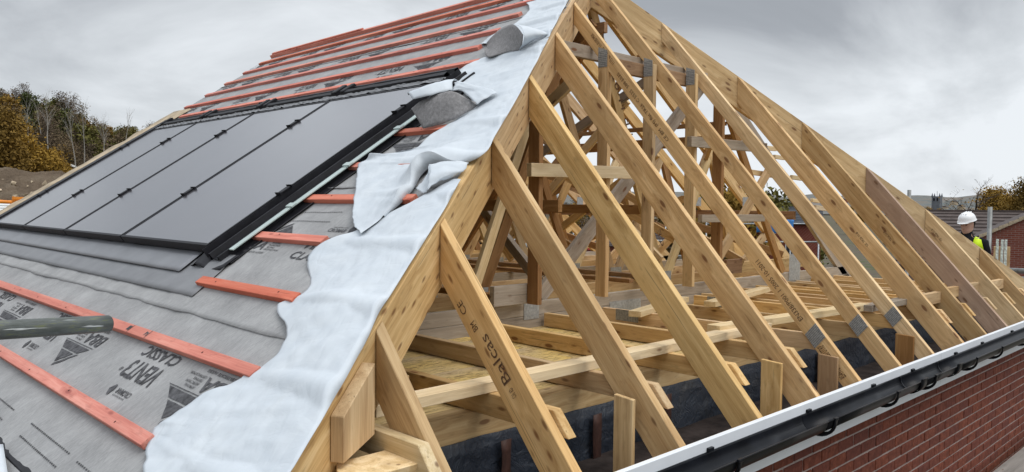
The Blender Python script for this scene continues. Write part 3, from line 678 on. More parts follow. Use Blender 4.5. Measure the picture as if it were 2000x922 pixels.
tag(mobj('bricks', rest_v, rest_f, BRICKM, bw), kind='stuff')
bl = empty('side_wall', (.1, 4, -3), 'left side brick wall of the house below the covered slope', 'brick wall')
box('brickwork', (.1, .21, -6), (.2, 8.0, -.2), FARBRICK, bl, (0, 1, 0)); 
br_ = empty('side_wall', (W-.1, 4, -3), 'far side brick wall of the house', 'brick wall')
box('brickwork', (W-.2, .21, -6), (W-.1, 8.0, -.2), FARBRICK, br_, (0, 1, 0))
# ---- gable blockwork at the far end, each block a part
gw = empty('gable_wall', (W/2, 8.15, 0), 'dark grey block gable wall seen through the trusses at the back', 'wall')
r = 0; cnt = 0
while True:
    z0 = .12+r*.225; xin = (z0+.225)/TM+.05
    if z0 > 1.9: break
    x = xin
    x_hi = W-xin+.2
    x = x_hi
    while x > (5.2 if r else 4.0):
        xa = max(x-.44, xin)
        box('block', (xa+.005, 8.08, z0+.005), (x-.005, 8.18, z0+.22), BLOCKD, gw, (1, 0, 0), .004); x = xa
        if xa <= xin: break
    r += 1
box('block_base', (.1, 8.08, -6), (W-.1, 8.18, .115), BLOCKD, gw, (1, 0, 0))

# ================================================================== covered left slope
def MP(x, y, h=0): return V((x, y, x*TM)) + n_main*h
def MPX(u, v, h=.03):                       # where the line of sight at (u, v) meets the slope, h above it
    d = ray(u, v); t = (h - (CAM).dot(n_main))/d.dot(n_main); return CAM + d*t
def nz(a, b, c=0): return noise.noise(V((a, b, c)))
BX = [.267, .580, .897, 1.215, 1.51, 1.79, 2.11, 2.95, 3.215, 3.485, 3.75, 4.01, 4.245, 4.43]
def felt_h(x, y):
    # drapes between battens and rafters, fine creases running down the slope
    h = .006*nz(x*5, y*2.2) + .003*nz(x*16, y*6, 4) + .0025*nz(x*3, y*30, 8)
    near = min(abs(x-b+.02) for b in BX)
    h *= min(1, near/.07)
    return .004 + max(-.004, h) + (.004 if x > .70 else 0) + (.004 if x > 2.6 else 0)
fe = empty('roof_underlay', (1.5, 4, 1), 'grey fibrous roof underlay printed with triangles and words, under the red battens', 'roofing felt')
def felt_strip(xa, xb, h_edge=0):
    nx = max(3, int((xb-xa)/.022)); rows = []
    for i in range(nx+1):
        x = xa+(xb-xa)*i/nx; y0 = max(x, 0)*K+.03; row = []
        for j in range(231):
            t = (j/230)**1.35; y = y0+(8.1-y0)*t
            xx = x+(.012*nz(y*1.3, 3)+.005*nz(y*6, 9) if i == 0 else 0)
            e = h_edge*(1 if i == 0 else .3 if i == 1 else 0)*(1+nz(y*2.3, 5)*1.2)
            row.append(MP(xx, y, felt_h(x, y)+e))
        rows.append(row)
    return grid('underlay_strip', rows, FELT, fe, .0012, (0, 1, 0))
felt_strip(-.10, .74); felt_strip(.71, 1.62, .003); felt_strip(1.59, 2.72, .004); felt_strip(2.66, 3.70, .005); felt_strip(3.66, W/2+.01, .005)
def fprint(x0, x1, y0, y1, flip=True):
    """flip: letter tops towards the eave, reading away from the hip; unit square -> slope"""
    if flip: return lambda a, b: (lambda x, y: MP(x, y, felt_h(x, y)+.0035))(x1-(x1-x0)*b, y0+(y1-y0)*a)
    return lambda a, b: (lambda x, y: MP(x, y, felt_h(x, y)+.0035))(x0+(x1-x0)*b, y1-(y1-y0)*a)
def fpoly(name, pts, base):                 # densified flat print polygon, pts in (x, y) on the slope
    q = []
    for i, p in enumerate(pts):
        p2 = pts[(i+1) % len(pts)]; n = max(1, int(hypot(p2[0]-p[0], p2[1]-p[1])/.03))
        q += [(p[0]+(p2[0]-p[0])*k/n, p[1]+(p2[1]-p[1])*k/n) for k in range(n)]
    bm = bmesh.new(); vs = [bm.verts.new(MP(a, b, felt_h(a, b)+.0035)) for a, b in q]; f = bm.faces.new(vs)
    r = bmesh.ops.triangulate(bm, faces=[f]); me = bpy.data.meshes.new(name); bm.to_mesh(me); bm.free(); me.materials.append(INK)
    return link(bpy.data.objects.new(name, me), fe)
def logo_set(x, y, s=1, flip=True):
    """one repeat of the printed pattern, (x, y) = lower corner of the triangle mark"""
    def X(a): return x+(a if flip else .27-a)*s
    def Y(b): return y+(b if flip else .9-b)*s
    def rg(x0, x1, y0, y1): return fprint(min(X(x0), X(x1)), max(X(x0), X(x1)), min(Y(y0), Y(y1)), max(Y(y0), Y(y1)), flip)
    fpoly('printed_triangle', [(X(.122), Y(0)), (X(.124), Y(.38)), (X(.088), Y(.30)), (X(.088), Y(.08))], 0)
    fpoly('printed_triangle', [(X(.080), Y(.10)), (X(.080), Y(.285)), (X(.020), Y(.185))], 0)
    fpoly('printed_triangle', [(X(.088), Y(.045)), (X(.080), Y(.075)), (X(.014), Y(.17)), (X(0.0), Y(.17)), (X(.02), Y(.13))], 0)
    for a in (.129, ): fpoly('printed_line', [(X(a), Y(-.02)), (X(a), Y(.40)), (X(a+.003), Y(.40)), (X(a+.003), Y(-.02))], 0)
    lettering('printed_words', 'BBA', rg(.142, .200, -.02, .20), INK, fe)
    for i, s_ in enumerate(('APPROVAL', 'INSPECTION', 'TESTING', 'CERTIFICATION')):
        lettering('printed_words', s_, rg(.143+i*.0155, .153+i*.0155, .215, .215+.011*len(s_)), INK, fe)
    lettering('printed_words', 'CERTIFICATE 16/5355', rg(.214, .226, .03, .26), INK, fe)
    lettering('printed_words', 'VENT3', rg(.085, .165, .52, .85), INK, fe, .0)
    lettering('printed_words', 'CLASSIC', rg(.184, .232, .52, .88), INK, fe, .0)
    lettering('printed_words', 'CROMAR', rg(.025, .048, .56, .71), INK, fe)
    lettering('printed_words', 'BUILDING PRODUCTS', rg(.014, .020, .58, .70), INK, fe)
    fpoly('printed_mark', [(X(.008), Y(.735)), (X(.03), Y(.73)), (X(.05), Y(.745)), (X(.055), Y(.765)), (X(.03), Y(.78)), (X(.008), Y(.755))], 0)
    lettering('printed_words', '®', rg(.10, .118, .87, .895), INK, fe)
for k in range(5): logo_set(.302, .86+1.36*k)
logo_set(1.045, 1.18, 1, False)
logo_set(1.86, 1.62)
for k in range(5): logo_set(2.985, 2.9+1.36*k) if k < 4 else None
for k in range(4): logo_set(3.50, 2.95+1.36*k)
for k in range(4): logo_set(4.03, 3.3+1.36*k)
dv_, df_ = [], []
for x_, ya, yb in ((.104, 1.34, 1.88), (.055, 1.32, 1.84), (.100, .95, 1.23), (.102, 2.15, 2.7), (.055, 2.15, 2.7), (1.40, 1.6, 2.05), (1.33, 1.6, 2.05), (.101, 3.0, 3.5), (.055, 3.0, 3.5)):
    y = ya
    while y < yb:
        b = len(dv_); dv_ += [MP(x_+a, y+c, felt_h(x_, y)+.0035) for a, c in ((-.0028, -.0055), (.0028, -.0055), (.0028, .0055), (-.0028, .0055))]; df_.append((b, b+1, b+2, b+3)); y += .021
tag(mobj('stitch_marks', dv_, df_, INK, fe), kind='stuff')

# ---- red battens
bl_lab = ['lowest red batten nearest the eave', 'second red batten up, marked with pencil lines and the numbers 1 and 2', 'short red batten showing between the lead flashing and the white membrane', 'short red batten beside the foot of the solar panel frame', 'short red batten meeting the ragged lower tip of the white membrane', 'short red batten half hidden by the rippled white membrane', 'short red batten below the grey turned back flap', 'red batten running just above the solar panels, mostly hidden by black trays', 'first full red batten above the solar panels, cut square beside the grey curl', 'second full red batten above the solar panels', 'third full red batten above the solar panels', 'fourth full red batten above the solar panels', 'second red batten below the ridge', 'topmost red batten at the ridge']
for i, x in enumerate(BX):
    y0, y1 = [(.93, 7.9), (.79, 7.95), (1.08, 2.02), (1.40, 2.10), (1.12, 2.10), (1.12, 2.12), (1.4, 2.12), (2.3, 7.5), (2.58, 8.02), (2.66, 8.05), (2.70, 8.08), (2.72, 8.1), (2.8, 8.12), (3.0, 8.15)][i]
    h0, h1 = .009, (.036 if i < 7 else .041) if i < 13 else .054
    def pf(y): return [MP(x-.043, y, h0), MP(x, y, h0), MP(x, y, h1), MP(x-.043, y, h1)]
    o = prism('batten', pf(y0), pf(y1), REDW, None, (0, 1, 0), .0022)
    tag(o, bl_lab[i], 'roof batten', 'red roof battens')
    nv_, nf_ = [], []
    yy = math.ceil(y0/.6)*.6+.03
    while yy < y1-.02:
        c = MP(x-.021+random.uniform(-.008, .008), yy, h1+.0006); b = len(nv_); nv_ += [c+V((.0045*cos(k*pi/3), .0045*sin(k*pi/3), .003*cos(k*pi/3))) for k in range(6)]+[c+n_main*.002]
        nf_ += [(b+k, b+(k+1) % 6, b+6) for k in range(6)]; yy += .6
    tag(mobj('nail_heads', nv_, nf_, DARKHOLE, o), kind='stuff')
    if i == 1:
        for t_, yy in (('1', 2.02), ('2', 1.80)):
            lettering('pencil_number', t_, lambda a, b, yy=yy: MP(.548+.022*a, yy+.035-.0*a-.03*b, .0375), INK, o)
            mobj('pencil_line', [MP(.539, yy, .0375), MP(.579, yy, .0375), MP(.579, yy-.004, .0375), MP(.539, yy-.004, .0375)], [(0, 1, 2, 3)], INK, o)
o = prism('batten', [MP(4.40, 5.95, .055), MP(4.43, 5.95, .055), MP(4.43, 5.95, .073), MP(4.40, 5.95, .073)], [MP(4.40, 8.1, .055), MP(4.43, 8.1, .055), MP(4.43, 8.1, .073), MP(4.40, 8.1, .073)], REDW, None, (0, 1, 0))
tag(o, 'thin extra red batten doubled on the ridge at the far end', 'roof batten')

# ---- solar panels
YS = [7.24, 6.07, 4.83, 3.565, 2.235]; XP0, XP1, HP = 1.035, 2.565, .085
plab = ['leftmost dark solar panel beside the far verge', 'second dark solar panel from the left', 'third dark solar panel from the left', 'rightmost dark solar panel beside the pale edge strip']
for i in range(4):
    ya, yb = YS[i+1]+.009, YS[i]-.009
    root = empty('solar_panel', MP((XP0+XP1)/2, (ya+yb)/2, .05), plab[i], 'solar panel', 'solar panels set in a row on the slope')
    e_ = .016
    prism('glass', [MP(XP0+e_, ya+e_, HP-.03), MP(XP1-e_, ya+e_, HP-.03), MP(XP1-e_, ya+e_, HP), MP(XP0+e_, ya+e_, HP)], [MP(XP0+e_, yb-e_, HP-.03), MP(XP1-e_, yb-e_, HP-.03), MP(XP1-e_, yb-e_, HP), MP(XP0+e_, yb-e_, HP)], GLASS_PV, root, bev=0)
    for (xa, xb, y0, y1) in ((XP0, XP0+e_, ya, yb), (XP1-e_, XP1, ya, yb), (XP0+e_, XP1-e_, ya, ya+e_-.001), (XP0+e_, XP1-e_, yb-e_+.001, yb)):
        prism('frame_bar', [MP(xa, y0, .04), MP(xb, y0, .04), MP(xb, y0, HP+.003), MP(xa, y0, HP+.003)], [MP(xa, y1, .04), MP(xb, y1, .04), MP(xb, y1, HP+.003), MP(xa, y1, HP+.003)], BLACKM, root, bev=.001)
    for xc in (1.475, 2.255):
        for yy in ((ya, yb) if i == 3 else (yb,)):
            c = MP(xc, yy+(.009 if yy == yb else -.009), HP+.003)
            q = tag(prism('clamp', [MP(xc-.028, c.y-.02, HP+.003), MP(xc+.028, c.y-.02, HP+.003), MP(xc+.028, c.y-.02, HP+.012), MP(xc-.028, c.y-.02, HP+.012)], [MP(xc-.028, c.y+.02, HP+.003), MP(xc+.028, c.y+.02, HP+.003), MP(xc+.028, c.y+.02, HP+.012), MP(xc-.028, c.y+.02, HP+.012)], BLACKM, root, bev=.002))
            for dx in (-.034, .034):
                prism('fin', [MP(xc+dx-.005, c.y-.028, HP+.003), MP(xc+dx+.005, c.y-.028, HP+.003), MP(xc+dx+.005, c.y-.028, HP+.014), MP(xc+dx-.005, c.y-.028, HP+.02)], [MP(xc+dx-.005, c.y+.028, HP+.003), MP(xc+dx+.005, c.y+.028, HP+.003), MP(xc+dx+.005, c.y+.028, HP+.014), MP(xc+dx-.005, c.y+.028, HP+.02)], BLACKM, q, bev=0)
# ---- black in-roof frame: side channel, pale strip, apron, top trays
fr_ = empty('panel_surround', MP(1.8, 2.15, .02), 'black flashing frame around the row of solar panels', 'flashing')
prof = [(2.226, .086), (2.222, .030), (2.190, .030), (2.182, .062), (2.168, .062), (2.160, .034), (2.105, .030), (2.098, .048), (2.088, .048), (2.082, .016), (1.985, .012), (1.975, .020)]
xs_ = [XP0-.03+(2.72-XP0+.03)*i/12 for i in range(13)]
grid('side_channel', [[MP(x, a+.004*nz(x*2, a*9), b) for a, b in prof] for x in xs_], BLACKM, fr_, .003, (1, 0, TM), smooth=False)
PSTR = simple('pale_zinc_strip', (.42, .50, .48), .35, .5, nz=(6, .15))
for a, b in ((1.06, 1.72), (1.723, 2.36)):
    prism('edge_strip', [MP(a, 2.032, .045), MP(b, 2.032, .045), MP(b, 2.032, .052), MP(a, 2.032, .052)], [MP(a, 2.078, .045), MP(b, 2.078, .045), MP(b, 2.078, .052), MP(a, 2.078, .052)], PSTR, fr_, (1, 0, TM), .001)
for a in (1.38, 1.73, 2.08):
    prism('clip', [MP(a, 2.018, .05), MP(a+.03, 2.018, .05), MP(a+.03, 2.018, .06), MP(a, 2.018, .06)], [MP(a, 2.085, .05), MP(a+.03, 2.085, .05), MP(a+.03, 2.085, .06), MP(a, 2.085, .06)], PSTR, fr_, (0, 1, 0), .001)
# flared foot of the channel
grid('channel_foot', [[MP(.955+.10*i/6, 2.46-.48*j/10, .014+.055*max(0, 1-abs(j-4.2)/1.6)*(.55+.45*i/6)+.010*max(0, (j-7)/3)) for j in range(11)] for i in range(7)], BLACKM, fr_, .003, smooth=True)
rows = []
for i in range(9):
    x = .792+(XP0+.02-.792)*i/8; row = []
    for j in range(121):
        y = 1.93+.30*max(0, (x-.80))**1 + (7.5-1.93)*j/120
        row.append(MP(x, y, .016+.004*nz(y*.7, x*2)+(.004 if i > 5 else 0)))
    rows.append(row)
grid('apron', rows, LEAD, fr_, .002, (0, 1, 0))
LEADL = simple('apron_metal', (.22, .225, .24), .4, .5, .3, nz=(5, .12))
grid('apron_upper', [[MP(.905+.132*i/4, 2.36+.25*(4-i)/4*0+4.92*j/80, .026+.010*(i/4)+.003*nz(j*.3, i)) for j in range(81)] for i in range(5)], LEADL, fr_, .002, (0, 1, 0))
for i in range(4):
    ya, yb = YS[i+1]+.02, YS[i]-.05
    pr = [(2.57, .05), (2.61, .055), (2.63, .104), (2.66, .108), (2.67, .075), (2.70, .07), (2.715, .095), (2.74, .09), (2.75, .03)]
    grid('top_tray', [[MP(a, ya+(yb-ya)*j/24, b+.004*nz(j*.4, a*6, i)) for a, b in pr] for j in range(25)], BLACKM, fr_, .003, (0, 1, 0), smooth=False)
    for q in range(1 if i == 3 else 0, 2): prism('tray_end', [MP(2.62, (ya, yb-.05)[q], .05), MP(2.75, (ya, yb-.05)[q], .05), MP(2.74, (ya, yb-.05)[q], .118), MP(2.63, (ya, yb-.05)[q], .118)], [MP(2.62, (ya+.06, yb)[q], .05), MP(2.75, (ya+.06, yb)[q], .05), MP(2.74, (ya+.06, yb)[q], .118), MP(2.63, (ya+.06, yb)[q], .118)], BLACKM, fr_, (0, 1, 0), .006)
    # crumpled seal between panel and tray and loose flap upslope
    grid('crumpled_seal', [[MP(2.572+.045*a/5, ya-.03+(yb-ya+.06)*j/40, .088+.016*abs(nz(j*.7, a*.5, i*9))+.006*nz(j*2.1, a, 3)) for a in range(6)] for j in range(41)], LEAD, fr_, .001, (0, 1, 0), smooth=False)
    y2 = ya+.08
    if i == 3: continue
    grid('loose_flap', [[MP(2.73+.10*a/5*(1+.7*nz(j*.5, i)), y2-.06+.22*j/12, .09-.012*a+.035*abs(nz(j*.45, a*.3, 5+i))) for a in range(6)] for j in range(13)], BLACKM, fr_, .001, (0, 1, 0), smooth=False)
prism('side_channel', [MP(XP0-.02, 7.245, .02), MP(2.78, 7.245, .02), MP(2.78, 7.245, .10), MP(XP0-.02, 7.245, .10)], [MP(XP0-.02, 7.50, .02), MP(2.78, 7.50, .02), MP(2.78, 7.50, .085), MP(XP0-.02, 7.50, .085)], BLACKM, fr_, (1, 0, TM), .004)
# ---- verge at the far gable
ve = empty('verge', MP(1.5, 7.9, 0), 'sandy verge strip along the far gable edge beyond the solar panels', 'roof verge')
rows = []
for i in range(61):
    x = -.1+3.2*i/60; w1 = 7.62+.02*nz(x*3, 1); 
    rows.append([MP(x, w1, .03), MP(x, w1+.03, .045+.012*nz(x*6, 2)), MP(x, 7.85, .055+.015*nz(x*5, 7)), MP(x, 8.12+.03*nz(x*4, 3), .045+.015*nz(x*7, 5)), MP(x, 8.16, -.05)])
grid('mortar_bed', rows, MORT2, ve, .0, (1, 0, TM))
prism('undercloak', [MP(-.1, 8.02, -.03), MP(W/2, 8.02, -.03), MP(W/2, 8.02, -.005), MP(-.1, 8.02, -.005)], [MP(-.1, 8.2, -.03), MP(W/2, 8.2, -.03), MP(W/2, 8.2, -.005), MP(-.1, 8.2, -.005)], MORT2, ve, (1, 0, TM), .003)

# ---- white membranes draped over the hip
def cat(P, t):                              # Catmull-Rom through a list of tuples
    n = len(P)-1; t = max(0, min(n-1e-6, t*n)); i = int(t); f = t-i
    p = [P[max(0, i-1)], P[i], P[i+1], P[min(n, i+2)]]
    return tuple(.5*((2*b)+(-a+c)*f+(2*a-5*b+4*c-d)*f*f+(-a+3*b-3*c+d)*f**3) for a, b, c, d in zip(*p))
def drape(name, pairs, label, h_hip=.028, h_out=.020, seed=0, bumps=(), parent=None, nr=84, nc=34, curl=.012):
    H_ = [tuple(MPX(a[0], a[1], h_hip)) for a, b in pairs]; O_ = [tuple(MPX(b[0], b[1], h_out)) for a, b in pairs]
    nr, nc = nr*2, 44
    rows = []
    for i in range(nr+1):
        s = i/nr; a, b = V(cat(H_, s)), V(cat(O_, s)); row = []
        for j in range(nc+1):
            t = j/nc; p = a.lerp(b, t)
            if t > .9: p = p+(b-a).normalized()*(t-.9)/.1*(.010*nz(s*31, seed, 2)+.006*nz(s*83, seed, 6))+V((0, 0, 0))
            L_ = (b-a).length
            h = .011*nz(s*5+seed, t*L_*2.2, seed)*min(1, 4*t) + .004*nz(s*26, t*L_*4, seed+5)*min(1, 5*t) + .004*nz(p.x*22, p.y*22, seed)
            h += .012*(1-abs(nz(p.x*3.1+p.y*2.1, p.x*1.2-p.y*.6, seed+3))*2.6)*min(1, 3*t)*(1-t*.4)
            h += 0
            bmp = max(math.exp(-((p.x-bb+.021)/.055)**2) for bb in BX)
            h = max(h, .030*bmp-.010-.014*t) if t > .02 else h
            h += curl*max(0, t-.86)/.14*nz(s*14, 1, seed)*.8
            for (cu, cv, rad, amp) in bumps:
                c = MPX(cu, cv, .03); dd = (p-c).length/rad; h += amp*math.exp(-dd*dd)
            q = p+n_main*h
            if j == 0: q = a+n_main*(.004*nz(s*12, 2, seed))
            row.append(q)
        # tuck the edge down over the outer arris of the hip beam
        rows.append(row)
    o = grid(name, rows, MEMB, parent, .0015, (1, K, TM))
    if label: tag(o, label, 'membrane', 'white membranes over the hip')
    return o
low = [((540, 968), (281, 968)), ((562, 930), (284, 930)), ((578, 905), (288, 885)), ((600, 868), (300, 842)), ((632, 815), (335, 818)), ((662, 762), (400, 772)), ((690, 712), (480, 737)), ((716, 663), (540, 700)), ((742, 608), (566, 650)), ((765, 573), (541, 600)), ((790, 532), (600, 570)), ((815, 493), (604, 505)), ((842, 450), (650, 469)), ((868, 408), (722, 440)), ((888, 372), (815, 392)), ((900, 351), (884, 350))]
up_ = [((752, 424), (706, 458)), ((782, 398), (691, 434)), ((806, 370), (693, 400)), ((824, 342), (697, 358)), ((850, 325), (699, 330)), ((912, 317), (706, 317)), ((950, 297), (722, 310)), ((965, 268), (745, 305)), ((980, 243), (805, 292)), ((996, 216), (850, 262)), ((1011, 190), (900, 228)), ((1025, 163), (925, 205)), ((1038, 139), (895, 170)), ((1048, 122), (868, 158)), ((1057, 102), (905, 136)), ((1066, 86), (955, 110)), ((1072, 74), (1030, 88))]
top_ = [((1073, 71), (1012, 102)), ((1079, 58), (975, 88)), ((1086, 45), (938, 84)), ((1096, 26), (980, 62)), ((1107, 6), (1034, 22)), ((1117, -12), (1018, -4)), ((1128, -32), (1010, -24)), ((1141, -55), (1040, -45))]
drape('white_membrane', low, 'lower white membrane hanging past the printed underlay at the near corner', seed=1, bumps=((640, 600, .16, .03), (700, 690, .25, .02)))
um = drape('white_membrane', up_, 'rippled middle white membrane with a ragged tip reaching over the red battens', seed=5, h_out=.035, bumps=((835, 335, .10, .10), (800, 390, .12, .05), (880, 300, .10, .03)), curl=.05)
tm_ = drape('white_membrane', top_, 'uppermost white membrane at the top of the hip, above the grey curl', seed=9, h_out=.03)
def patch(name, A, B, mat, parent, nr=14, nc=12, bulge=0, am=.006):
    """skin between two curves of (u, v, height)"""
    A = [tuple(MPX(*a)) for a in A]; B = [tuple(MPX(*b)) for b in B]; rows = []
    for i in range(nr+1):
        a, b = V(cat(A, i/nr)), V(cat(B, i/nr))
        rows.append([a.lerp(b, j/nc)+n_main*(bulge*sin(pi*j/nc)+am*nz(i*.5, j*.4, a.x)) for j in range(nc+1)])
    return grid(name, rows, mat, parent, .0015, (1, K, TM))
patch('grey_flap', [(826, 251, .05), (860, 243, .05), (898, 228, .05), (932, 206, .04)], [(803, 212, .13), (832, 192, .17), (884, 179, .17), (930, 204, .06)], FELTB, um, bulge=.02)
patch('rolled_flap', [(806, 194, .20), (840, 186, .19), (872, 178, .17), (884, 176, .15)], [(797, 186, .20), (835, 170, .20), (870, 160, .18), (893, 156, .14)], MEMB, um, bulge=.03)
patch('folded_lap', [(884, 177, .10), (905, 180, .08), (930, 204, .06)], [(893, 158, .12), (950, 172, .07), (972, 180, .06)], MEMB, um, bulge=.004)
patch('folded_lobe', [(838, 321, .085), (837, 345, .085), (834, 373, .05)], [(915, 317, .04), (905, 334, .035), (874, 350, .035)], MEMB, um, bulge=.012)
patch('folded_lobe', [(838, 321, .085), (832, 345, .06), (812, 368, .045)], [(838, 321, .09), (837, 346, .085), (834, 372, .055)], MEMB, um, bulge=-.02)
patch('grey_curl', [(946, 92, .05), (952, 112, .05), (985, 103, .05), (1013, 98, .05)], [(950, 84, .06), (975, 58, .13), (1003, 48, .18), (1022, 68, .15)], FELTB, tm_, bulge=-.015)
patch('cone_fold', [(1014, 98, .05), (1024, 76, .13), (1018, 54, .18), (1002, 47, .18)], [(1069, 68, .035), (1069, 67, .036), (1069, 66, .037), (1068, 64, .038)], MEMB, tm_, bulge=.01)
# white sheet end at the lower left eave
rows = [[MPX(-60+95*(j/10)+ (20-i*2)*0, 862+i*9+ (j*j)*.55, .03+.05*sin(pi*j/10)) for j in range(9)] for i in range(14)]
rows = [[MPX(-70+(76+i*1.6)*j/8, 868+i*10-12*cos(j/8*pi/2)*0, .02+.035*sin(pi*j/8*.9)) for j in range(9)] for i in range(12)]
tag(grid('membrane_end', rows, MEMB, None, .002), 'end of a white sheet curling over the eave at the lower left', 'membrane')
tag(prism('eaves_guard', [(-.01, -.25, -.10), (-.01, -.25, .0), (.10, -.05, .045), (.10, -.05, -.10)], [(-.05, 8.0, -.10), (-.05, 8.0, -.01), (.05, 8.0, .03), (.05, 8.0, -.10)], BLACKM, None, (0, 1, 0)), 'dark blue black eaves guard below the white membrane at the near corner', 'eaves guard')

# ---- scaffold tube across the lower left
a_, b_ = CAM+ray(210, 632.3).normalized()*2.62, CAM+ray(-140, 653).normalized()*2.32
pth = [b_.lerp(a_, i/8) for i in range(9)]
t_ = tube('scaffold_tube', pth, .0252, TUBE, None, 28); tag(t_, 'mossy dark scaffold tube reaching in from the left above the battens', 'scaffold tube')
dirn = (a_-b_).normalized(); vs, fs = tubev([a_-dirn*.03, a_+dirn*.001], .0215, 20); mobj('tube_bore', vs, fs, DARKHOLE, t_)

# ================================================================== surroundings
GZ = -6.0
def azel(u, v): r = ray(u, v); return atan2(r.x, r.y), atan2(r.z, hypot(r.x, r.y))
# ground sheet to the horizon
rows = []; RS = [0, 6, 12, 20, 30, 45, 70, 110, 170, 260, 400, 650, 1000, 1600, 2600, 4200]
for i, r in enumerate(RS):
    rows.append([V((r*sin(2*pi*j/72), r*cos(2*pi*j/72), GZ-(0 if r < 300 else (r-300)*.002))) for j in range(73)])
tag(grid('ground', rows, GROUND), kind='structure')
def hill(name, a0, a1, prof, mat, n=70, nd=26):
    """prof(az) -> (near distance, far distance, crest height)"""
    rows = []
    for i in range(n+1):
        az = a0+(a1-a0)*i/n; d0, d1, h = prof(az); row = []
        for j in range(nd+1):
            t = j/nd; d = d0+(d1-d0)*t; z = GZ-.2+(h-GZ)*(sin(min(1, t/.8)*pi/2)**1.3 if t < .8 else cos((t-.8)/.2*.7))
            row.append(V((CAM.x+d*sin(az), CAM.y+d*cos(az), z+.6*nz(az*30, t*8)*min(1, t*5)*(d1/200))))
        rows.append(row)
    return tag(grid(name, rows, mat), kind='structure')
R_ = radians
def crest(az):                                # photo: skyline of the wooded bank on the left
    el = {0: 8.0, 8: 7.4, 12: 6.9, 15: 6.2, 17: 5.6, 19: 5.0, 22: 4.4, 28: 3.6, 36: 2.9, 45: 1.6, 55: .6, 70: .2}
    ks = sorted(el); a = az*180/pi
    if a < 0: return 8.2
    for p, q in zip(ks, ks[1:]):
        if a <= q: return el[p]+(el[q]-el[p])*(a-p)/(q-p)
    return .2
def hp(az): d1 = 170; return 62, d1, CAM.z+math.tan(R_(crest(az)))*148-4.6
hill('wooded_hill', R_(-60), R_(62), hp, HILLM)
hill('far_hill', R_(35), R_(125), lambda az: (900, 2400, CAM.z+math.tan(R_(.78+.18*nz(az*9, 1)+.10*nz(az*40, 2)+(.25 if az < R_(60) else 0)))*1950), FARHILL, 160, 14)
def hz_at(az, d):
    d0, d1, h = hp(az); t = (d-d0)/(d1-d0)
    if t < 0: return GZ
    return GZ-.2+(h-GZ)*(sin(min(1, t/.8)*pi/2)**1.3 if t < .8 else cos((t-.8)/.2*.7))

# ---- trees: prototypes share meshes, every tree is its own thing
def branches(h, r0, seed, levels=3, spread=.6, straight=.85, first=.35, nb=9, seg=5, droop=0):
    rnd = random.Random(seed); vs, fs, tips = [], [], []
    def add(pts, rads, sg):
        v, f = tubev(pts, rads, sg); b = len(vs); vs.extend(v); fs.extend([tuple(b+k for k in q) for q in f])
    def grow(p, d, ln, r, lv):
        n = 6 if lv == 0 else 4; pts = [p]; dd = V(d)
        for i in range(n):
            dd = (dd+V((rnd.gauss(0, 1), rnd.gauss(0, 1), rnd.gauss(0, .6)))*(1-straight)*(.35 if lv == 0 else .8)+V((0, 0, .05-droop*lv))).normalized()
            pts.append(pts[-1]+dd*ln/n)
        add(pts, [max(.004, r*(1-.85*i/n)) for i in range(n+1)], seg if lv == 0 else 3)
        tips.extend([(q, lv) for q in pts[2:]])
        if lv < levels:
            for k in range(nb if lv == 0 else 5):
                t = first+(1-first)*(k+rnd.random())/(nb if lv == 0 else 5) if lv == 0 else .25+.75*rnd.random()
                i = min(n-1, int(t*n)); q = pts[i].lerp(pts[i+1], t*n-i)
                a = rnd.random()*2*pi; sd_ = V((cos(a), sin(a), rnd.uniform(.1, .9)))
                grow(q, (dd*(1-spread)+sd_.normalized()*spread).normalized(), ln*(.42 if lv == 0 else .5)*(1.15-.5*t), r*.42*(1.1-.6*t), lv+1)
    grow(V((0, 0, 0)), V((0, 0, 1)), h, r0, 0); return vs, fs, tips
def leaves(tips, n, size, seed, rad, mat_n=1, zmin=.2):
    rnd = random.Random(seed); vs, fs = [], []
    tp = sorted([t for t, lv in tips if lv >= 1], key=lambda t: t.z); tp = tp[:int(len(tp)*.94)]
    for i in range(n):
        t = rnd.choice(tp); g_ = lambda: max(-1.9, min(1.9, rnd.gauss(0, 1)))*rad
        p = t+V((g_(), g_(), g_()*.8))
        if p.z < zmin: continue
        a = V((rnd.gauss(0, 1), rnd.gauss(0, 1), rnd.gauss(0, 1))).normalized(); b = a.cross(V((rnd.gauss(0, 1), rnd.gauss(0, 1), rnd.gauss(0, 1)))).normalized()
        s = size*rnd.uniform(.6, 1.4); k = len(vs); vs += [p-a*s, p-b*s*.55, p+a*s, p+b*s*.55]; fs.append((k, k+1, k+2, k+3))
    return vs, fs
PT = {}; HT = {}
def me_of(name, vf, mat):
    me = bpy.data.meshes.new(name); me.from_pydata(vf[0], [], vf[1]); me.materials.append(mat); return me
def proto(key, h, r0, seed, nl, ls, lrad, bark, leaf, **kw):
    vs, fs, tips = branches(h, r0, seed, **kw)
    lf = leaves(tips, nl, ls, seed, lrad) if nl else None; HT[key] = max(v.z for v in (lf[0] if nl > 500 else vs))
    PT[key] = (me_of('trunk', (vs, fs), bark), me_of('crown', lf, leaf) if nl else None)
proto('o1', 5, .16, 1, 3200, .16, .42, BARK, LEAF_O, levels=2, nb=12, first=.15)
proto('g1', 6, .16, 2, 2600, .19, .48, BARK, LEAF_G, levels=2, nb=12, first=.15)
proto('g2', 7, .15, 3, 2600, .19, .42, BARK, LEAF_G, levels=2, nb=14, first=.12, spread=.5)
proto('b1', 7, .14, 4, 1400, .12, .50, BARK, LEAF_B, levels=3, nb=9, spread=.5)
proto('b2', 8, .13, 5, 900, .12, .45, BARK, LEAF_B, levels=3, nb=9, spread=.42)
proto('w1', 10, .13, 6, 0, .08, .3, BIRCH, LEAF_B, levels=2, nb=13, spread=.40, first=.35)
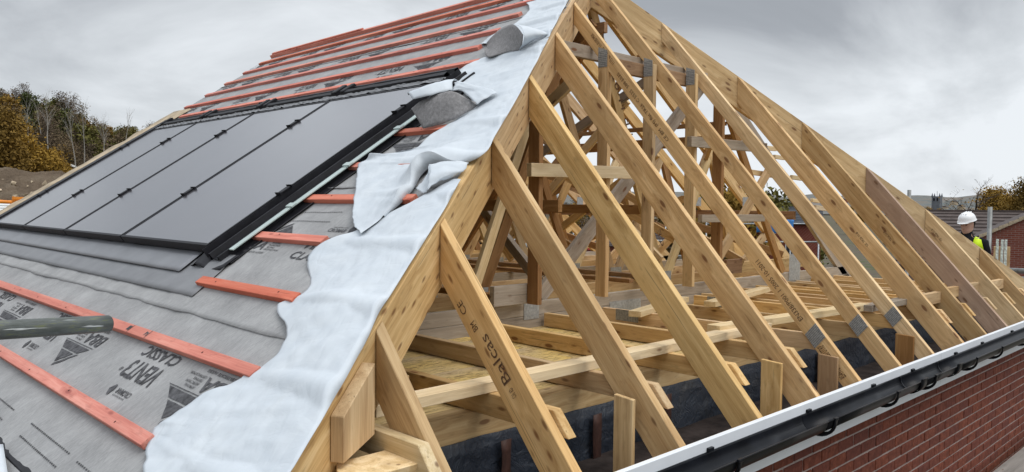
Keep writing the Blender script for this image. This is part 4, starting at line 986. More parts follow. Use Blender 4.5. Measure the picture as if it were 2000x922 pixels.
proto('w2', 10, .12, 8, 0, .08, .3, BIRCH, LEAF_B, levels=2, nb=11, spread=.34, first=.45)
proto('bare', 8, .16, 9, 160, .07, .25, BARK, LEAF_O, levels=3, nb=12, spread=.55, first=.18)
proto('big', 6, .25, 12, 17000, .085, .38, BARK, LEAF_O, levels=3, nb=17, first=.06, spread=.72)
def tree(name, key, loc, hgt, label, group=None, sz=1, wide=1):
    s = hgt/HT[key]
    root = empty(name, loc, label, 'tree', group)
    Mx = Matrix.Translation(loc) @ Matrix.Rotation(random.random()*6.28, 4, 'Z') @ Matrix.Diagonal((s*wide, s*wide, s*sz, 1))
    for nm, me in zip(('trunk', 'crown'), PT[key]):
        if me: link(bpy.data.objects.new(nm, me), root, Mx)
    return root
rt = random.Random(42)
GL = {'o': 'orange leaved autumn tree on the wooded bank', 'g': 'olive green tree on the wooded bank', 'b': 'brown thin leaved tree on the wooded bank'}
for i in range(270):
    az = R_(rt.uniform(7, 24) if i < 225 else rt.uniform(24, 60)); d = 68+80*((i*.6180339)%1)**.8
    key = rt.choice(('b1', 'b2', 'b1', 'b2', 'b2', 'g1', 'g2', 'o1', 'b1'))
    x, y = CAM.x+d*sin(az), CAM.y+d*cos(az)
    s = rt.uniform(4.6, 7.0)*(.5 if d > 122 else 1)
    tree({'o': 'autumn_tree', 'g': 'olive_tree', 'b': 'brown_tree'}[key[0]], key, V((x, y, hz_at(az, d)-.3)), s, GL[key[0]], {'o': 'orange trees on the wooded bank', 'g': 'olive trees on the wooded bank', 'b': 'brown trees on the wooded bank'}[key[0]])
for i, (u, v0, v1, key) in enumerate(((57, 290, 178, 'w1'), (95, 300, 165, 'w1'), (148, 330, 195, 'w2'), (165, 318, 190, 'w2'), (205, 320, 215, 'w1'), (80, 262, 190, 'w2'), (245, 285, 205, 'w2'))):
    d = (74, 80, 66, 70, 68, 90, 84)[i]; p = far(u, v0, d); top = far(u, v1, d)
    tree('bare_birch', key, V((p.x, p.y, p.z)), (top.z-p.z), ['pale bare birch trunk at the far left of the wooded bank', 'forked pale bare birch above the orange tree', 'tall thin white birch trunk in the middle of the wooded bank', 'slender bare birch just right of the tallest white trunk', 'white branching bare birch nearest the solar panels', 'small pale bare birch low on the bank', 'distant bare birch near the roof edge'][i], 'bare white birches on the wooded bank')
def hgt(u, v, d, z0): return far(u, v, d).z-z0
for (u, vt, d, zb, sz, lab) in ((42, 228, 46, -1.2, 1, 'big rounded golden orange tree behind the heap of earth at the left edge'), (-30, 190, 43, -1.5, 1, 'orange tree cut by the left picture edge'), (108, 285, 46, -.6, 1, 'lower orange bush at the right foot of the big orange tree')):
    p = far(u, 385, d); tree('autumn_tree', 'big', V((p.x, p.y, zb)), hgt(u, vt, d, zb), lab, None, sz)
# right hand trees behind the brown tiled roof
p = far(1905, 440, 95); tree('bare_tree', 'bare', V((p.x, p.y, GZ)), far(1905, 340, 95).z-GZ, 'nearly bare twiggy tree above the brown tiled roof at the right', wide=1.8)
p = far(1872, 440, 120); tree('bare_tree', 'bare', V((p.x, p.y, GZ)), far(1872, 380, 120).z-GZ, 'small bare twiggy tree left of the larger bare one, above the tiled roof')
for i, (u, vtop, d) in enumerate(((1962, 362, 100), (1994, 352, 90), (2035, 340, 88), (1930, 390, 110))):
    p = far(u, vtop, d); tree('autumn_tree', 'big', V((p.x, p.y, GZ)), (p.z-GZ), ['golden autumn tree behind the brown roof, left of the tallest', 'tall golden autumn tree behind the brown roof at the right edge', 'golden autumn tree cut by the right picture edge', 'low golden tree behind the bare twigs'][i])
for i, (u, vtop, d) in enumerate(((1425, 352, 60), (1490, 356, 62), (1560, 385, 70), (1385, 362, 75), (1320, 385, 80), (1180, 398, 90))):
    p = far(u, vtop, d); tree('autumn_tree' if i in (0, 4) else 'olive_tree', 'o1' if i in (0, 4) else 'g1', V((p.x, p.y, GZ)), (p.z-GZ), ['orange tree glimpsed between the slim rafters', 'olive tree glimpsed through the right slope rafters', 'olive tree farther right behind the deep rafters', 'olive tree low behind the posts', 'orange tree low behind the middle rafters', 'olive tree low behind the left posts'][i])
# low hedge of golden tops along the far valley
for i in range(26):
    az = R_(rt.uniform(66, 82)); d = rt.uniform(180, 420)
    tree('valley_tree', rt.choice(('g1', 'o1', 'b1')), V((CAM.x+d*sin(az), CAM.y+d*cos(az), GZ)), rt.uniform(6.0, 8.0), 'small tree down in the valley before the far hill', 'trees in the valley')

uv_, uf_ = [], []
ru = random.Random(11)
for i in range(70000):
    az = R_(ru.uniform(5, 30)); d = ru.uniform(63, 149); z = hz_at(az, d)+min(3.2, abs(ru.gauss(0, 1.7)))*(.3 if d > 120 else 1)
    c = V((CAM.x+d*sin(az), CAM.y+d*cos(az), z)); a = V((ru.gauss(0, 1), ru.gauss(0, 1), ru.gauss(0, 1))).normalized(); b = a.cross(V((ru.gauss(0, 1), ru.gauss(0, 1), ru.gauss(0, 1)))).normalized(); q = ru.uniform(.12, .40)
    k = len(uv_); uv_ += [c-a*q, c-b*q*.5, c+a*q, c+b*q*.5]; uf_.append((k, k+1, k+2, k+3))
M = MT('undergrowth_leaves', .9, .1); f = M.noise(M.map((1, 1, 1)), .11, 5, .6)
M.base(M.ramp(f, [(.3, (.085, .066, .045)), (.45, (.12, .085, .05)), (.55, (.095, .105, .035)), (.68, (.18, .12, .035))])); UG = M.m
tag(mobj('undergrowth', uv_, uf_, UG), 'brown and olive thicket covering the wooded bank between the trees', 'undergrowth', kind='stuff')

# ---- church tower on the skyline
p = far(1829.5, 407, 900); ch = empty('church_tower', V((p.x, p.y, GZ)), 'dark square church tower with four pinnacles on the far skyline', 'church tower')
q = 900/F_PX
hw = 7.0*q/1.0*.92; top = CAM.z+(407-386)*q
box('tower', (p.x-hw, p.y-hw, GZ), (p.x+hw, p.y+hw, top), STONE, ch, bev=0)
for a in (-1, 1):
    for b in (-1, 1):
        c = V((p.x+a*hw*.9, p.y+b*hw*.9, top)); s = hw*.22; h = 5*q
        mobj('pinnacle', [c+V((-s, -s, -.5)), c+V((s, -s, -.5)), c+V((s, s, -.5)), c+V((-s, s, -.5)), c+V((0, 0, h*1.2))], [(0, 1, 4), (1, 2, 4), (2, 3, 4), (3, 0, 4), (0, 1, 2, 3)], STONE, ch)
for a in range(5):
    box('merlon', (p.x-hw+a*hw*.42, p.y-hw, top), (p.x-hw+a*hw*.42+hw*.2, p.y-hw*.9, top+1.0*q), STONE, ch, bev=0)
for a in (-.35, .35): box('louvre', (p.x-hw-.15, p.y+a*hw*1.2-hw*.2, top-8*q), (p.x-hw-.01, p.y+a*hw*1.2+hw*.2, top-3*q), DARKHOLE, ch, bev=0)
tube('flagpole', [(p.x, p.y, top), (p.x, p.y, top+9*q)], .35*q, STONE, ch, 5)
rt2 = random.Random(3)
for i in range(45):                           # distant houses scattered on the far hill
    az = R_(rt2.uniform(62, 84)); d = rt2.uniform(1000, 1500); x, y = CAM.x+d*sin(az), CAM.y+d*cos(az); z = GZ+rt2.uniform(0, 14); s = rt2.uniform(3, 5)
    root = empty('distant_house', (x, y, z), 'tiny distant house on the far hillside', 'house', 'tiny houses on the far hillside')
    box('wall', (x-s, y-s*.7, z), (x+s, y+s*.7, z+4), FARBRICK if i % 3 == 0 else MORT2, root, bev=0)
    mobj('roof', [(x-s, y-s*.8, z+4.01), (x+s, y-s*.8, z+4.01), (x+s, y+s*.8, z+4.01), (x-s, y+s*.8, z+4.01), (x-s, y, z+6), (x+s, y, z+6)], [(0, 1, 5, 4), (2, 3, 4, 5), (0, 4, 3), (1, 2, 5), (0, 1, 2, 3)], ROOFT, root)

# ---- neighbouring houses with coursed tile roofs
def house(org, face, length, depth, eave, rise, label, roofm=ROOFT, windows=(), courses=15, scaff=False, name='house'):
    """org: near left corner on plan, face: direction of the front wall; the front slope faces the viewer"""
    f = V((face[0], face[1], 0)).normalized(); b = V((-f.y, f.x, 0))
    if (b.x*(org[0]-CAM.x)+b.y*(org[1]-CAM.y)) < 0: b = -b
    O = V((org[0], org[1], 0)); P = lambda s, t, z: O+f*s+b*t+V((0, 0, z))
    root = empty(name, P(length/2, depth/2, GZ), label, 'house')
    prism('wall', [P(0, 0, GZ), P(0, depth, GZ), P(0, depth, eave), P(0, depth/2, eave+rise-.06), P(0, 0, eave)], [P(length, 0, GZ), P(length, depth, GZ), P(length, depth, eave), P(length, depth/2, eave+rise-.06), P(length, 0, eave)], FARBRICK, root, f, 0)
    vs, fs = [], []
    for sgn in (0, 1):
        for c in range(courses):
            t0, t1 = c/courses, (c+1)/courses; lo = -.35; 
            def Q(s, t, dz): tt = lo+(depth/2-lo)*t; return P(s, tt if not sgn else depth-tt, eave-.12+(rise+.12)*t+dz)
            k = len(vs); vs += [Q(-.2, t0, .07), Q(length+.2, t0, .07), Q(length+.2, t1, .01), Q(-.2, t1, .01), Q(-.2, t0, .0), Q(length+.2, t0, .0)]
            fs += [(k, k+1, k+2, k+3), (k, k+1, k+5, k+4)]
    rf = mobj('roof', vs, fs, roofm, root, frame(P(0, 0, eave), f))
    bar('ridge_tiles', P(-.2, depth/2, eave+rise+.02), P(length+.2, depth/2, eave+rise+.02), .22, .12, roofm, rf)
    for (s, z, w_, h_) in windows:
        wf = prism('window', [P(s, -.05, z), P(s+w_, -.05, z), P(s+w_, -.05, z+h_), P(s, -.05, z+h_)], [P(s, .05, z), P(s+w_, .05, z), P(s+w_, .05, z+h_), P(s, .05, z+h_)], CREAM, root, f, 0)
        for k in (0, 1): prism('pane', [P(s+.07+k*(w_/2-.02), -.065, z+.08), P(s-.05+(k+1)*w_/2, -.065, z+.08), P(s-.05+(k+1)*w_/2, -.065, z+h_-.08), P(s+.07+k*(w_/2-.02), -.065, z+h_-.08)], [P(s+.07+k*(w_/2-.02), -.052, z+.08), P(s-.05+(k+1)*w_/2, -.052, z+.08), P(s-.05+(k+1)*w_/2, -.052, z+h_-.08), P(s+.07+k*(w_/2-.02), -.052, z+h_-.08)], PANE, wf, f, 0)
    return root, P
def perp(az): return (cos(az), -sin(az))     # to the right, seen from the camera
p = far(1760, 415, 44); az = azel(1900, 415)[0]; fx = perp(az)
ridge_z = far(1900, 413, 48).z; 
house((p.x, p.y), fx, 14.0, 9.0, ridge_z-2.6, 2.6, 'brown tiled house behind the man in the white helmet', courses=16)
# brick gable in front of it at the right, with its rake rising to the right
g0 = far(1912, 466, 33); g1 = far(2004, 427, 33); root = empty('brick_gable', V((g1.x, g1.y, GZ)), 'red brick gable wall with a pale stepped verge at the right edge', 'house')
fdir = V((perp(azel(1960, 450)[0])[0], perp(azel(1960, 450)[0])[1], 0)); bk = V((-fdir.y, fdir.x, 0)); 
if bk.dot(V((g0.x, g0.y, 0))-CAM) < 0: bk = -bk
L2 = (V((g1.x, g1.y, 0))-V((g0.x, g0.y, 0))).length; G = lambda s, t, z: V((g0.x, g0.y, 0))+fdir*s+bk*t+V((0, 0, z)); sl_ = (g1.z-g0.z)/L2; Lh = 4.2
outl = lambda t: [G(-.0, t, GZ), G(2*Lh, t, GZ), G(2*Lh, t, g0.z), G(Lh, t, g0.z+sl_*Lh), G(0, t, g0.z)]
prism('wall', outl(0), outl(10), FARBRICK, root, fdir, 0)
for k in range(14):
    s0 = Lh*k/14; prism('verge_tile', [G(s0, -.10, g0.z+sl_*s0), G(s0+Lh/14-.01, -.10, g0.z+sl_*(s0+Lh/14)), G(s0+Lh/14-.01, -.10, g0.z+sl_*(s0+Lh/14)+.10), G(s0, -.10, g0.z+sl_*s0+.14)], [G(s0, .1, g0.z+sl_*s0), G(s0+Lh/14-.01, .1, g0.z+sl_*(s0+Lh/14)), G(s0+Lh/14-.01, .1, g0.z+sl_*(s0+Lh/14)+.10), G(s0, .1, g0.z+sl_*s0+.14)], MORT2, root, fdir, 0)
prism('roof', [G(-.3, .1, g0.z+.02-sl_*.3), G(Lh, .1, g0.z+sl_*Lh+.02), G(Lh, .1, g0.z+sl_*Lh+.12), G(-.3, .1, g0.z+.12-sl_*.3)], [G(-.3, 10, g0.z+.02-sl_*.3), G(Lh, 10, g0.z+sl_*Lh+.02), G(Lh, 10, g0.z+sl_*Lh+.12), G(-.3, 10, g0.z+.12-sl_*.3)], ROOFT, root, fdir, 0)
prism('roof', [G(Lh+.01, .1, g0.z+sl_*Lh+.02), G(2*Lh+.3, .1, g0.z+.02-sl_*.3), G(2*Lh+.3, .1, g0.z+.12-sl_*.3), G(Lh+.01, .1, g0.z+sl_*Lh+.12)], [G(Lh+.01, 10, g0.z+sl_*Lh+.02), G(2*Lh+.3, 10, g0.z+.02-sl_*.3), G(2*Lh+.3, 10, g0.z+.12-sl_*.3), G(Lh+.01, 10, g0.z+sl_*Lh+.12)], ROOFT, root, fdir, 0)
tube('drain_pipe', [G(2.35, -.06, GZ), G(2.35, -.06, g0.z+sl_*2.35-.1)], .05, BLACKP, root, 8)
# houses glimpsed through the roof frame
for i, (u0, u1, vr, d, ro, lab, win) in enumerate((
    (1440, 1580, 404, 60, ROOFG, 'brick house with a grey tiled roof seen through the right hand rafters', ((1.0, -2.6, 1.1, 1.1), (3.4, -2.6, 1.1, 1.1))),
    (1130, 1290, 446, 60, ROOFT, 'brick house seen low between the middle rafters', ((1.0, -1.6, 1.2, 1.2), (3.6, -1.6, 1.2, 1.2))),
    (890, 1010, 362, 34, ROOFG, 'house with a grey tiled roof and white windows seen beside the near hip', ((.9, -.55, 1.0, 1.0), (2.3, -.55, 1.0, 1.0))),
    (640, 870, 360, 30, ROOFT, 'house hidden mostly behind the covered slope', ((1.0, -1.4, 1.0, 1.0),)))):
    p = far(u0, vr, d); az = azel((u0+u1)/2, vr)[0]; z = far(u0, vr, d+3.5).z
    house((p.x, p.y), perp(az), (u1-u0)/F_PX*d*1.05, 5.0, z-1.1, 1.1, lab, ro, win, 11)
# their scaffolding: standards and ledgers
def scaffold(u0, u1, v0, v1, d, label, n=5):
    root = empty('scaffold', far((u0+u1)/2, v1, d), label, 'scaffold')
    for i in range(n+1):
        u = u0+(u1-u0)*i/n; a = far(u, v0, d); tube('standard', [V((a.x, a.y, GZ)), a], .03, GALV, root, 6)
    for v in (v0+12, (v0+v1)/2, v1): tube('ledger', [far(u0, v, d-.08), far(u1, v, d-.08)], .03, GALV, root, 6)
    return root
scaffold(905, 1090, 345, 440, 24, 'galvanised scaffold in front of the grey roofed house beside the near hip', 6)
scaffold(1120, 1345, 440, 500, 33, 'galvanised scaffold in front of the low brick house in the middle', 5)
scaffold(1380, 1600, 425, 520, 30, 'galvanised scaffold in front of the house at the right', 4)
a, b = far(1478, 424, 29.5), far(1550, 428, 29.5)
tag(grid('tarpaulin', [[a.lerp(b, j/14)+V((0, 0, -.55*i/5+.06*nz(j*.6, i*.7)))+V((sin(1.3), -.7, 0))*.10*nz(j*.8, i) for j in range(15)] for i in range(6)], BLUE, None, .01), 'bright blue tarpaulin tied on the scaffold behind the rafters', 'tarpaulin')
for i, (u, v, w_, h_, d) in enumerate(((1148, 488, 22, 9, 28), (1420, 478, 20, 14, 28))):
    a = far(u, v, d); az = azel(u, v)[0]; f = V((*perp(az), 0)); k = d/F_PX
    tag(prism('red_sheet', [a, a+f*w_*k, a+f*w_*k+V((0, 0, h_*k)), a+V((0, 0, h_*k))], [q+V((f.y, -f.x, 0))*-.1 for q in (a, a+f*w_*k, a+f*w_*k+V((0, 0, h_*k)), a+V((0, 0, h_*k)))], REDP, None, f, .01), ['red and white sheet far behind the left posts', 'red sheet far behind the brown middle posts'][i], 'sheet')
# ---- scaffold around this roof: poles and rails at the far side
def pole(u, v, d, r, label, mat=STEEL):
    a = far(u, v, d); return tag(tube('scaffold_pole', [V((a.x, a.y, GZ)), a], r, mat, None, 14), label, 'scaffold pole', 'scaffold poles beyond the far hip')
pole(1934, 404, 12.6, .030, 'grey scaffold pole standing right of the man in the helmet')
pole(1776, 371, 14.5, .030, 'dark scaffold pole top sticking up behind the far hip skyline')
def rail(u0, v0, d0, u1, v1, d1, r, label): return tag(tube('scaffold_rail', [far(u0, v0, d0), far(u1, v1, d1)], r, STEEL, None, 14), label, 'scaffold rail', 'scaffold rails at the far right')
rail(1968, 528, 11.0, 2060, 532, 10.2, .032, 'upper horizontal scaffold rail at the right edge')
rail(1985, 545, 10.6, 2060, 549, 10.0, .032, 'lower horizontal scaffold rail at the right edge')
# stacked upright boards with pale measuring strips
for i, (u, v, w_, m_) in enumerate(((1941, 481, 4.5, PINE), (1951, 481, 4.5, PINE), (1961, 481, 5, PINE), (1967, 482, 4.5, PINE))):
    a = far(u, v, 13.2); az = azel(u, v)[0]; f = V((*perp(az), 0)); k = 13.2/F_PX; b = V((-f.y, f.x, 0))*.05
    q = [a, a+f*w_*k, a+f*w_*k-V((0, 0, 1.2)), a-V((0, 0, 1.2))]
    tag(prism('upright_plank', q, [s+b for s in q], m_, None, (0, 0, 1), .003), ['first', 'second', 'third', 'fourth'][i]+' pale upright plank counted rightward from the grey pole', 'plank', 'planks stacked upright right of the grey pole')
SPK = simple('speckled_strip', (.62, .66, .62), .6, .3, nz=(40, .5))
for i, (u, v) in enumerate(((1945.5, 467), (1955, 468), (1962, 468))):
    a = far(u, v, 13.1); az = azel(u, v)[0]; f = V((*perp(az), 0)); k = 13.1/F_PX; b = V((-f.y, f.x, 0))*.01
    q = [a, a+f*4*k, a+f*4*k-V((.0, 0, .52)), a-V((.0, 0, .52))]
    tag(prism('levelling_staff', q, [s+b for s in q], SPK, None, (0, 0, 1), .002), 'pale speckled strip standing among the upright planks', 'strip', 'pale strips among the planks')
# working platform beside the near brick wall
p0, p1 = V((5.6, -1.15, -1.13)), V((9.2, -1.15, -1.13))
for i in range(4):
    y1 = -.015-.235*i
    tag(prism('scaffold_board', [(5.3, y1-.225, -1.168), (9.6, y1-.225, -1.168), (9.6, y1-.225, -1.13), (5.3, y1-.225, -1.13)], [(5.3, y1, -1.168), (9.6, y1, -1.168), (9.6, y1, -1.13), (5.3, y1, -1.13)], PLANK, None, (1, 0, 0), .003), ['grey scaffold board nearest the brick wall at the lower right', 'second grey scaffold board from the brick wall', 'third grey scaffold board from the brick wall', 'fourth grey scaffold board from the brick wall'][i], 'scaffold board', 'grey scaffold boards by the brick wall')
for i, x in enumerate((5.62, 7.35)):
    tag(tube('transom_tube', [(x, .02, -1.20), (x, -1.6, -1.20)], .027, STEEL, None, 16), ['scaffold transom tube ending at the brick wall under the nearest board', 'scaffold transom tube ending at the brick wall farther along'][i], 'scaffold tube')
tag(tube('scaffold_tube', [(5.28, .0, -6), (5.28, .0, -1.02)], .03, STEEL, None, 16), 'stub of an upright scaffold tube at the lower right beside the boards', 'scaffold tube')
# far side platform for the man
tag(box('platform', (10.6, -.5, -1.13), (13.6, 5.5, -1.07), PLANK), 'boarded scaffold platform the man stands on', 'platform')

# ---- left: earth heap, barrier, pipes, lamp
rows = []
for i in range(61):
    u = -160+330*i/60
    top_v = 335+max(0, u)*.115+5*nz(u*.03, 2)+2.5*nz(u*.12, 5) if u < 135 else 352+(u-135)*.6
    row = []
    for j in range(26):
        t = j/25; d = 23+17*t; z0 = GZ; ztop = far(u, top_v, 36).z
        zz = z0+(ztop-z0)*(sin(min(1, t/.7)*pi/2)**1.4 if t < .7 else cos((t-.7)/.3*1.1))
        p = far(u, 400, d); row.append(V((p.x, p.y, zz+(.55*nz(p.x*.45, p.y*.45)+.25*nz(p.x*1.3, p.y*1.3)+.10*nz(p.x*3.5, p.y*3.5))*min(1, 5*t)*(1-.5*(t > .65)))))
    rows.append(row)
tag(grid('spoil_heap', rows, SPOIL), kind='structure')
rk = random.Random(5)
for i in range(14):
    p = far(rk.uniform(0, 105), rk.uniform(345, 392), rk.uniform(29.5, 31)); s = rk.uniform(.04, .12)
    vs = [p+V((rk.gauss(0, 1), rk.gauss(0, 1), rk.gauss(0, .7))).normalized()*s*rk.uniform(.6, 1.1) for _ in range(9)]
    bm = bmesh.new(); [bm.verts.new(v) for v in vs]; bmesh.ops.convex_hull(bm, input=bm.verts); me = bpy.data.meshes.new('rock'); bm.to_mesh(me); bm.free(); me.materials.append(MORT2)
    tag(link(bpy.data.objects.new('rock', me)), 'pale stone in the face of the earth heap', 'stone', 'stones in the earth heap')
# orange plastic barrier rails
rb = empty('plastic_barrier', far(25, 397, 19), 'orange plastic barrier in front of the earth heap at the left edge', 'barrier')
tube('rail', [far(-60, 391, 19), far(28, 396, 19)], .045, ORANGE, rb, 8); tube('rail', [far(-60, 398, 19), far(20, 402, 19)], .035, ORANGE, rb, 8)
for u in (27, 33, 38, 44): bar('post', far(u, 385, 18.8), far(u-2, 402, 18.8), .05, .05, ORANGE, rb, up=(1, 0, 0))
bar('top_rail', far(24, 386, 18.7), far(46, 388, 18.7), .04, .05, ORANGE, rb)
for i, (v, d) in enumerate(((402, 17), (407, 16.5), (412, 16))):
    tag(tube('white_pipe', [far(-70, v-3, d), far(24-i*7, v, d)], .035, WHITEP, None, 8), 'white plastic pipe lying beside the orange barrier', 'pipe', 'white pipes beside the orange barrier')
lp = empty('street_lamp', far(146, 345, 50), 'small white headed street lamp in front of the wooded bank', 'street lamp')
a = far(149, 326, 50); tube('post', [V((a.x, a.y, GZ)), a], .07, GALV, lp, 6); bar('lamp_head', far(137, 322, 50), far(147, 325.5, 50), .25, .10, WHITEP, lp)

# ================================================================== the man in the helmet
def person():
    D = 12.2; az = azel(1889, 440)[0]; hp_ = far(1889, 437, D)
    # local frame: X right as seen by the viewer, Y away, facing turned to the viewer's left
    Rm = Matrix.Translation(V((hp_.x, hp_.y, hp_.z))) @ Matrix.Rotation(-az, 4, 'Z')
    root = empty('person', Rm @ V((0, 0, -1.62)), 'man in white helmet, black jacket and yellow vest looking down beyond the far hip', 'person')
    def ring(c, rx, ry, n=20, rot=0, fn=None):
        r = []
        for k in range(n):
            a = 2*pi*k/n; x, y = rx*cos(a), ry*sin(a)
            if fn: x, y = fn(a, x, y)
            r.append(V((c[0]+x*cos(rot)-y*sin(rot), c[1]+x*sin(rot)+y*cos(rot), c[2])))
        return r
    def loft(name, rings, mat, par=root, caps=True, M_=Rm, sub=1):
        n = len(rings[0]); vs = [M_ @ p for r in rings for p in r]; fs = []
        for i in range(len(rings)-1): fs += [(i*n+k, i*n+(k+1) % n, (i+1)*n+(k+1) % n, (i+1)*n+k) for k in range(n)]
        if caps: fs += [tuple(range(n)), tuple(range((len(rings)-1)*n, len(rings)*n))]
        o = mobj(name, vs, fs, mat, par, M_, smooth=True)
        if sub: s_ = o.modifiers.new('sub', 'SUBSURF'); s_.levels = sub; s_.render_levels = sub
        return o
    # head: z=0 at eye height; face looks along local direction (-.45,-.9) and slightly down
    HM = Rm @ Matrix.Rotation(radians(-28), 4, 'Z') @ Matrix.Rotation(radians(14), 4, 'X')
    def face(z):
        def fn(a, x, y):
            f = max(0, -sin(a))          # front is -y
            c = max(0, 1-abs(a-1.5*pi)/.22)
            c2 = max(0, 1-abs(a-1.5*pi)/.45)
            eye = max(0, 1-abs(abs(a-1.5*pi)-.38)/.2)
            if -.052 < z < .012: y -= c*.030*(1-abs(z+.038)/.052 if z < -.0 else .25)
            if abs(z) < .012: y += eye*.012
            if .012 < z < .035: y -= c2*.006
            if -.085 < z < -.06: y -= c2*.007
            if z < -.10: y -= c2*.006
            ear = max(0, 1-abs(abs(cos(a))-1)/.02)
            if abs(z+.01) < .035: x += (1 if cos(a) > 0 else -1)*ear*.014
            return x, y
        return fn
    zz = [(-.125, .028, .034, -.045), (-.12, .045, .052, -.035), (-.105, .056, .072, -.020), (-.085, .063, .083, -.010), (-.072, .066, .087, -.006), (-.058, .068, .088, -.003), (-.045, .070, .090, 0), (-.03, .072, .092, 0), (-.012, .073, .093, 0), (0, .074, .094, 0), (.012, .075, .095, .002), (.028, .076, .097, .004), (.05, .077, .098, .006), (.08, .072, .092, .008), (.105, .055, .070, .010), (.12, .025, .035, .010)]
    # one continuous body: legs, trunk, neck are skinned; the head is lofted as part of the same mesh below
    me = bpy.data.meshes.new('body'); J = {}
    pts = [('pelvis', (0, .02, -.72), .15), ('waist', (0, .02, -.55), .14), ('chest', (0, .03, -.34), .165), ('neckb', (0, .03, -.20), .075), ('neck', (0, .015, -.12), .055), ('skull', (-.005, .0, -.03), .06),
           ('sl', (-.17, .03, -.25), .072), ('el', (-.235, .05, -.52), .052), ('wl', (-.22, -.06, -.76), .034), ('hl', (-.21, -.10, -.83), .036),
           ('sr', (.17, .03, -.25), .072), ('er', (.235, .06, -.52), .052), ('wr', (.22, -.03, -.77), .034), ('hr', (.215, -.06, -.84), .036),
           ('hipl', (-.09, .02, -.80), .10), ('kl', (-.10, .0, -1.17), .065), ('al', (-.105, .03, -1.53), .042), ('tl', (-.12, -.12, -1.585), .04),
           ('hipr', (.09, .02, -.80), .10), ('kr', (.10, .01, -1.17), .065), ('ar', (.105, .04, -1.53), .042), ('tr', (.12, -.11, -1.585), .04)]
    ed = [('pelvis', 'waist'), ('waist', 'chest'), ('chest', 'neckb'), ('neckb', 'neck'), ('neck', 'skull'), ('chest', 'sl'), ('sl', 'el'), ('el', 'wl'), ('wl', 'hl'), ('chest', 'sr'), ('sr', 'er'), ('er', 'wr'), ('wr', 'hr'), ('pelvis', 'hipl'), ('hipl', 'kl'), ('kl', 'al'), ('al', 'tl'), ('pelvis', 'hipr'), ('hipr', 'kr'), ('kr', 'ar'), ('ar', 'tr')]
    for s_, sx_ in (('l', -1), ('r', 1)):      # five fingers to each hand
        hx, hy, hz_ = dict((a, b) for a, b, c in pts)['h'+s_]
        for k in range(5):
            ang = (k-1.8)*.016; a1 = (hx+sx_*.008, hy+ang-.012, hz_-.045-(.004 if k in (1, 2) else 0)); a2 = (hx-sx_*.004, hy+ang*1.2-.022, hz_-.078-(.006 if k == 2 else 0))
            if k == 4: a1 = (hx-sx_*.02, hy-.045, hz_-.01); a2 = (hx-sx_*.025, hy-.062, hz_-.04)
            pts += [(f'f{s_}{k}', a1, .0095), (f'g{s_}{k}', a2, .008)]; ed += [('h'+s_, f'f{s_}{k}'), (f'f{s_}{k}', f'g{s_}{k}')]
    ix = {n_: i for i, (n_, _, _) in enumerate(pts)}
    me.from_pydata([V(c) for _, c, _ in pts], [(ix[a], ix[b]) for a, b in ed], []); me.materials.append(SKIN)
    o = link(bpy.data.objects.new('body', me), root, Rm); sk = o.modifiers.new('skin', 'SKIN'); sk.use_smooth_shade = True
    for i, (n_, _, r) in enumerate(pts): me.skin_vertices[0].data[i].radius = (r, r)
    me.skin_vertices[0].data[0].use_root = True
    s_ = o.modifiers.new('sub', 'SUBSURF'); s_.levels = s_.render_levels = 2
    loft('head', [ring((0, dy, z), rx, ry, 32, 0, face(z)) for z, rx, ry, dy in zz], SKIN, root, True, HM, 1)
    DK = simple('dark_features', (.05, .025, .02), .5, .4); LIP = simple('lip', (.42, .20, .17), .5, .3)
    for s in (-1, 1):
        loft('eye', [ring((s*.031, -.083, .001+q*.006), .012*c_, .006*c_, 10) for q, c_ in ((-1, .2), (-.5, .8), (0, 1), (.5, .8), (1, .2))], DK, root, True, HM, 0)
        loft('brow', [ring((s*.031, -.092, .021+q*.003), .018*c_, .005*c_, 10) for q, c_ in ((-1, .4), (0, 1), (1, .4))], HAIR, root, True, HM, 0)
    loft('mouth', [ring((0, -.088, -.070+q*.004), .022*c_, .007*c_, 12) for q, c_ in ((-1, .3), (0, 1), (1, .3))], LIP, root, True, HM, 0)
    loft('hair', [ring((0, .012, z), rx, ry, 24) for z, rx, ry in ((-.06, .060, .078), (-.03, .077, .086), (.0, .080, .090), (.04, .081, .094), (.07, .078, .095))], HAIR, root, True, HM @ Matrix.Translation((0, .022, 0)), 0)
    hat = loft('helmet', [ring((0, .005, z), rx, ry, 32) for z, rx, ry in ((.036, .112, .138), (.040, .113, .139), (.048, .108, .131), (.060, .104, .125), (.085, .101, .120), (.11, .092, .110), (.13, .076, .092), (.145, .052, .064), (.152, .02, .025))], HAT, root, True, HM, 1)
    loft('peak', [ring((0, -.055, z), rx, ry, 24) for z, rx, ry in ((.030, .085, .105), (.034, .088, .110), (.042, .082, .10))], HAT, hat, True, HM, 1)
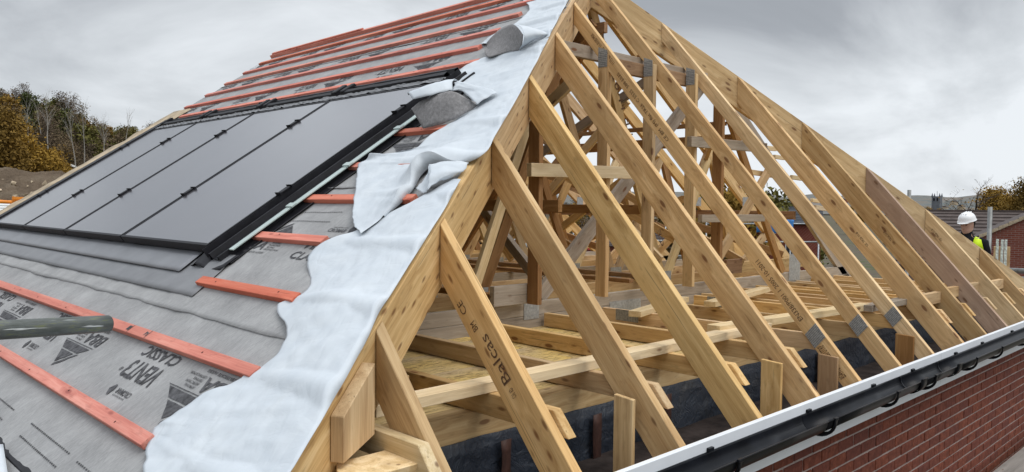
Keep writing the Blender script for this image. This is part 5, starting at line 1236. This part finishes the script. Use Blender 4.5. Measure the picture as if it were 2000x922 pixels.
    for s in (-.03, 0, .03): bar('ridge', HM @ V((s, -.07, .135)), HM @ V((s, .08, .135)), .008, .04, HAT, hat)
    # jacket: trunk and sleeves
    loft('jacket', [ring((0, .025, z), rx, ry, 28) for z, rx, ry in ((-.86, .185, .135), (-.75, .19, .14), (-.6, .18, .135), (-.45, .19, .14), (-.33, .205, .14), (-.25, .20, .125), (-.205, .15, .105), (-.17, .085, .085), (-.13, .068, .075), (-.10, .070, .078), (-.098, .06, .068))], CLOTH, root)
    for s, e, w_ in ((-1, (-.245, .05, -.52), (-.225, -.06, -.745)), (1, (.245, .06, -.52), (.225, -.03, -.755))):
        P_ = [V((s*.13, .03, -.225)), V((s*.185, .03, -.26)), V((s*.215, .035, -.36)), V(e), V(e).lerp(V(w_), .5), V(w_)]
        vs, fs = tubev(P_, [.06, .078, .070, .058, .052, .046], 16); o = mobj('sleeve', [Rm @ v for v in vs], fs, CLOTH, root, Rm, True)
    # vest panels over the jacket
    loft('vest', [ring((0, .025, z), rx, ry, 28) for z, rx, ry in ((-.84, .198, .148), (-.7, .202, .153), (-.55, .192, .148), (-.42, .20, .152), (-.33, .212, .152))], HIVIS, root, False)
    for s in (-1, 1):
        vs = [Rm @ V(q) for q in ((s*.06, -.115, -.34), (s*.20, -.09, -.34), (s*.17, -.075, -.22), (s*.085, -.085, -.20), (s*.10, .02, -.168), (s*.165, .02, -.196), (s*.17, .13, -.26), (s*.06, .15, -.26))]
        o = mobj('vest_strap', vs, [(0, 1, 2, 3), (3, 2, 5, 4), (4, 5, 6, 7)], HIVIS, root, Rm, True); s_ = o.modifiers.new('t', 'SOLIDIFY'); s_.thickness = .012
    for s in (-1, 1):
        vs, fs = tubev([V((s*.08, .02, -.78)), V((s*.10, .01, -1.17)), V((s*.105, .03, -1.50))], [.115, .085, .07], 16); mobj('trouser_leg', [Rm @ v for v in vs], fs, TROUS, root, Rm, True)
        loft('boot', [ring((s*.115, -.03, z), rx, ry, 20) for z, rx, ry in ((-1.65, .055, .14), (-1.61, .056, .142), (-1.57, .05, .11), (-1.50, .052, .065))], TROUS, root)
person()
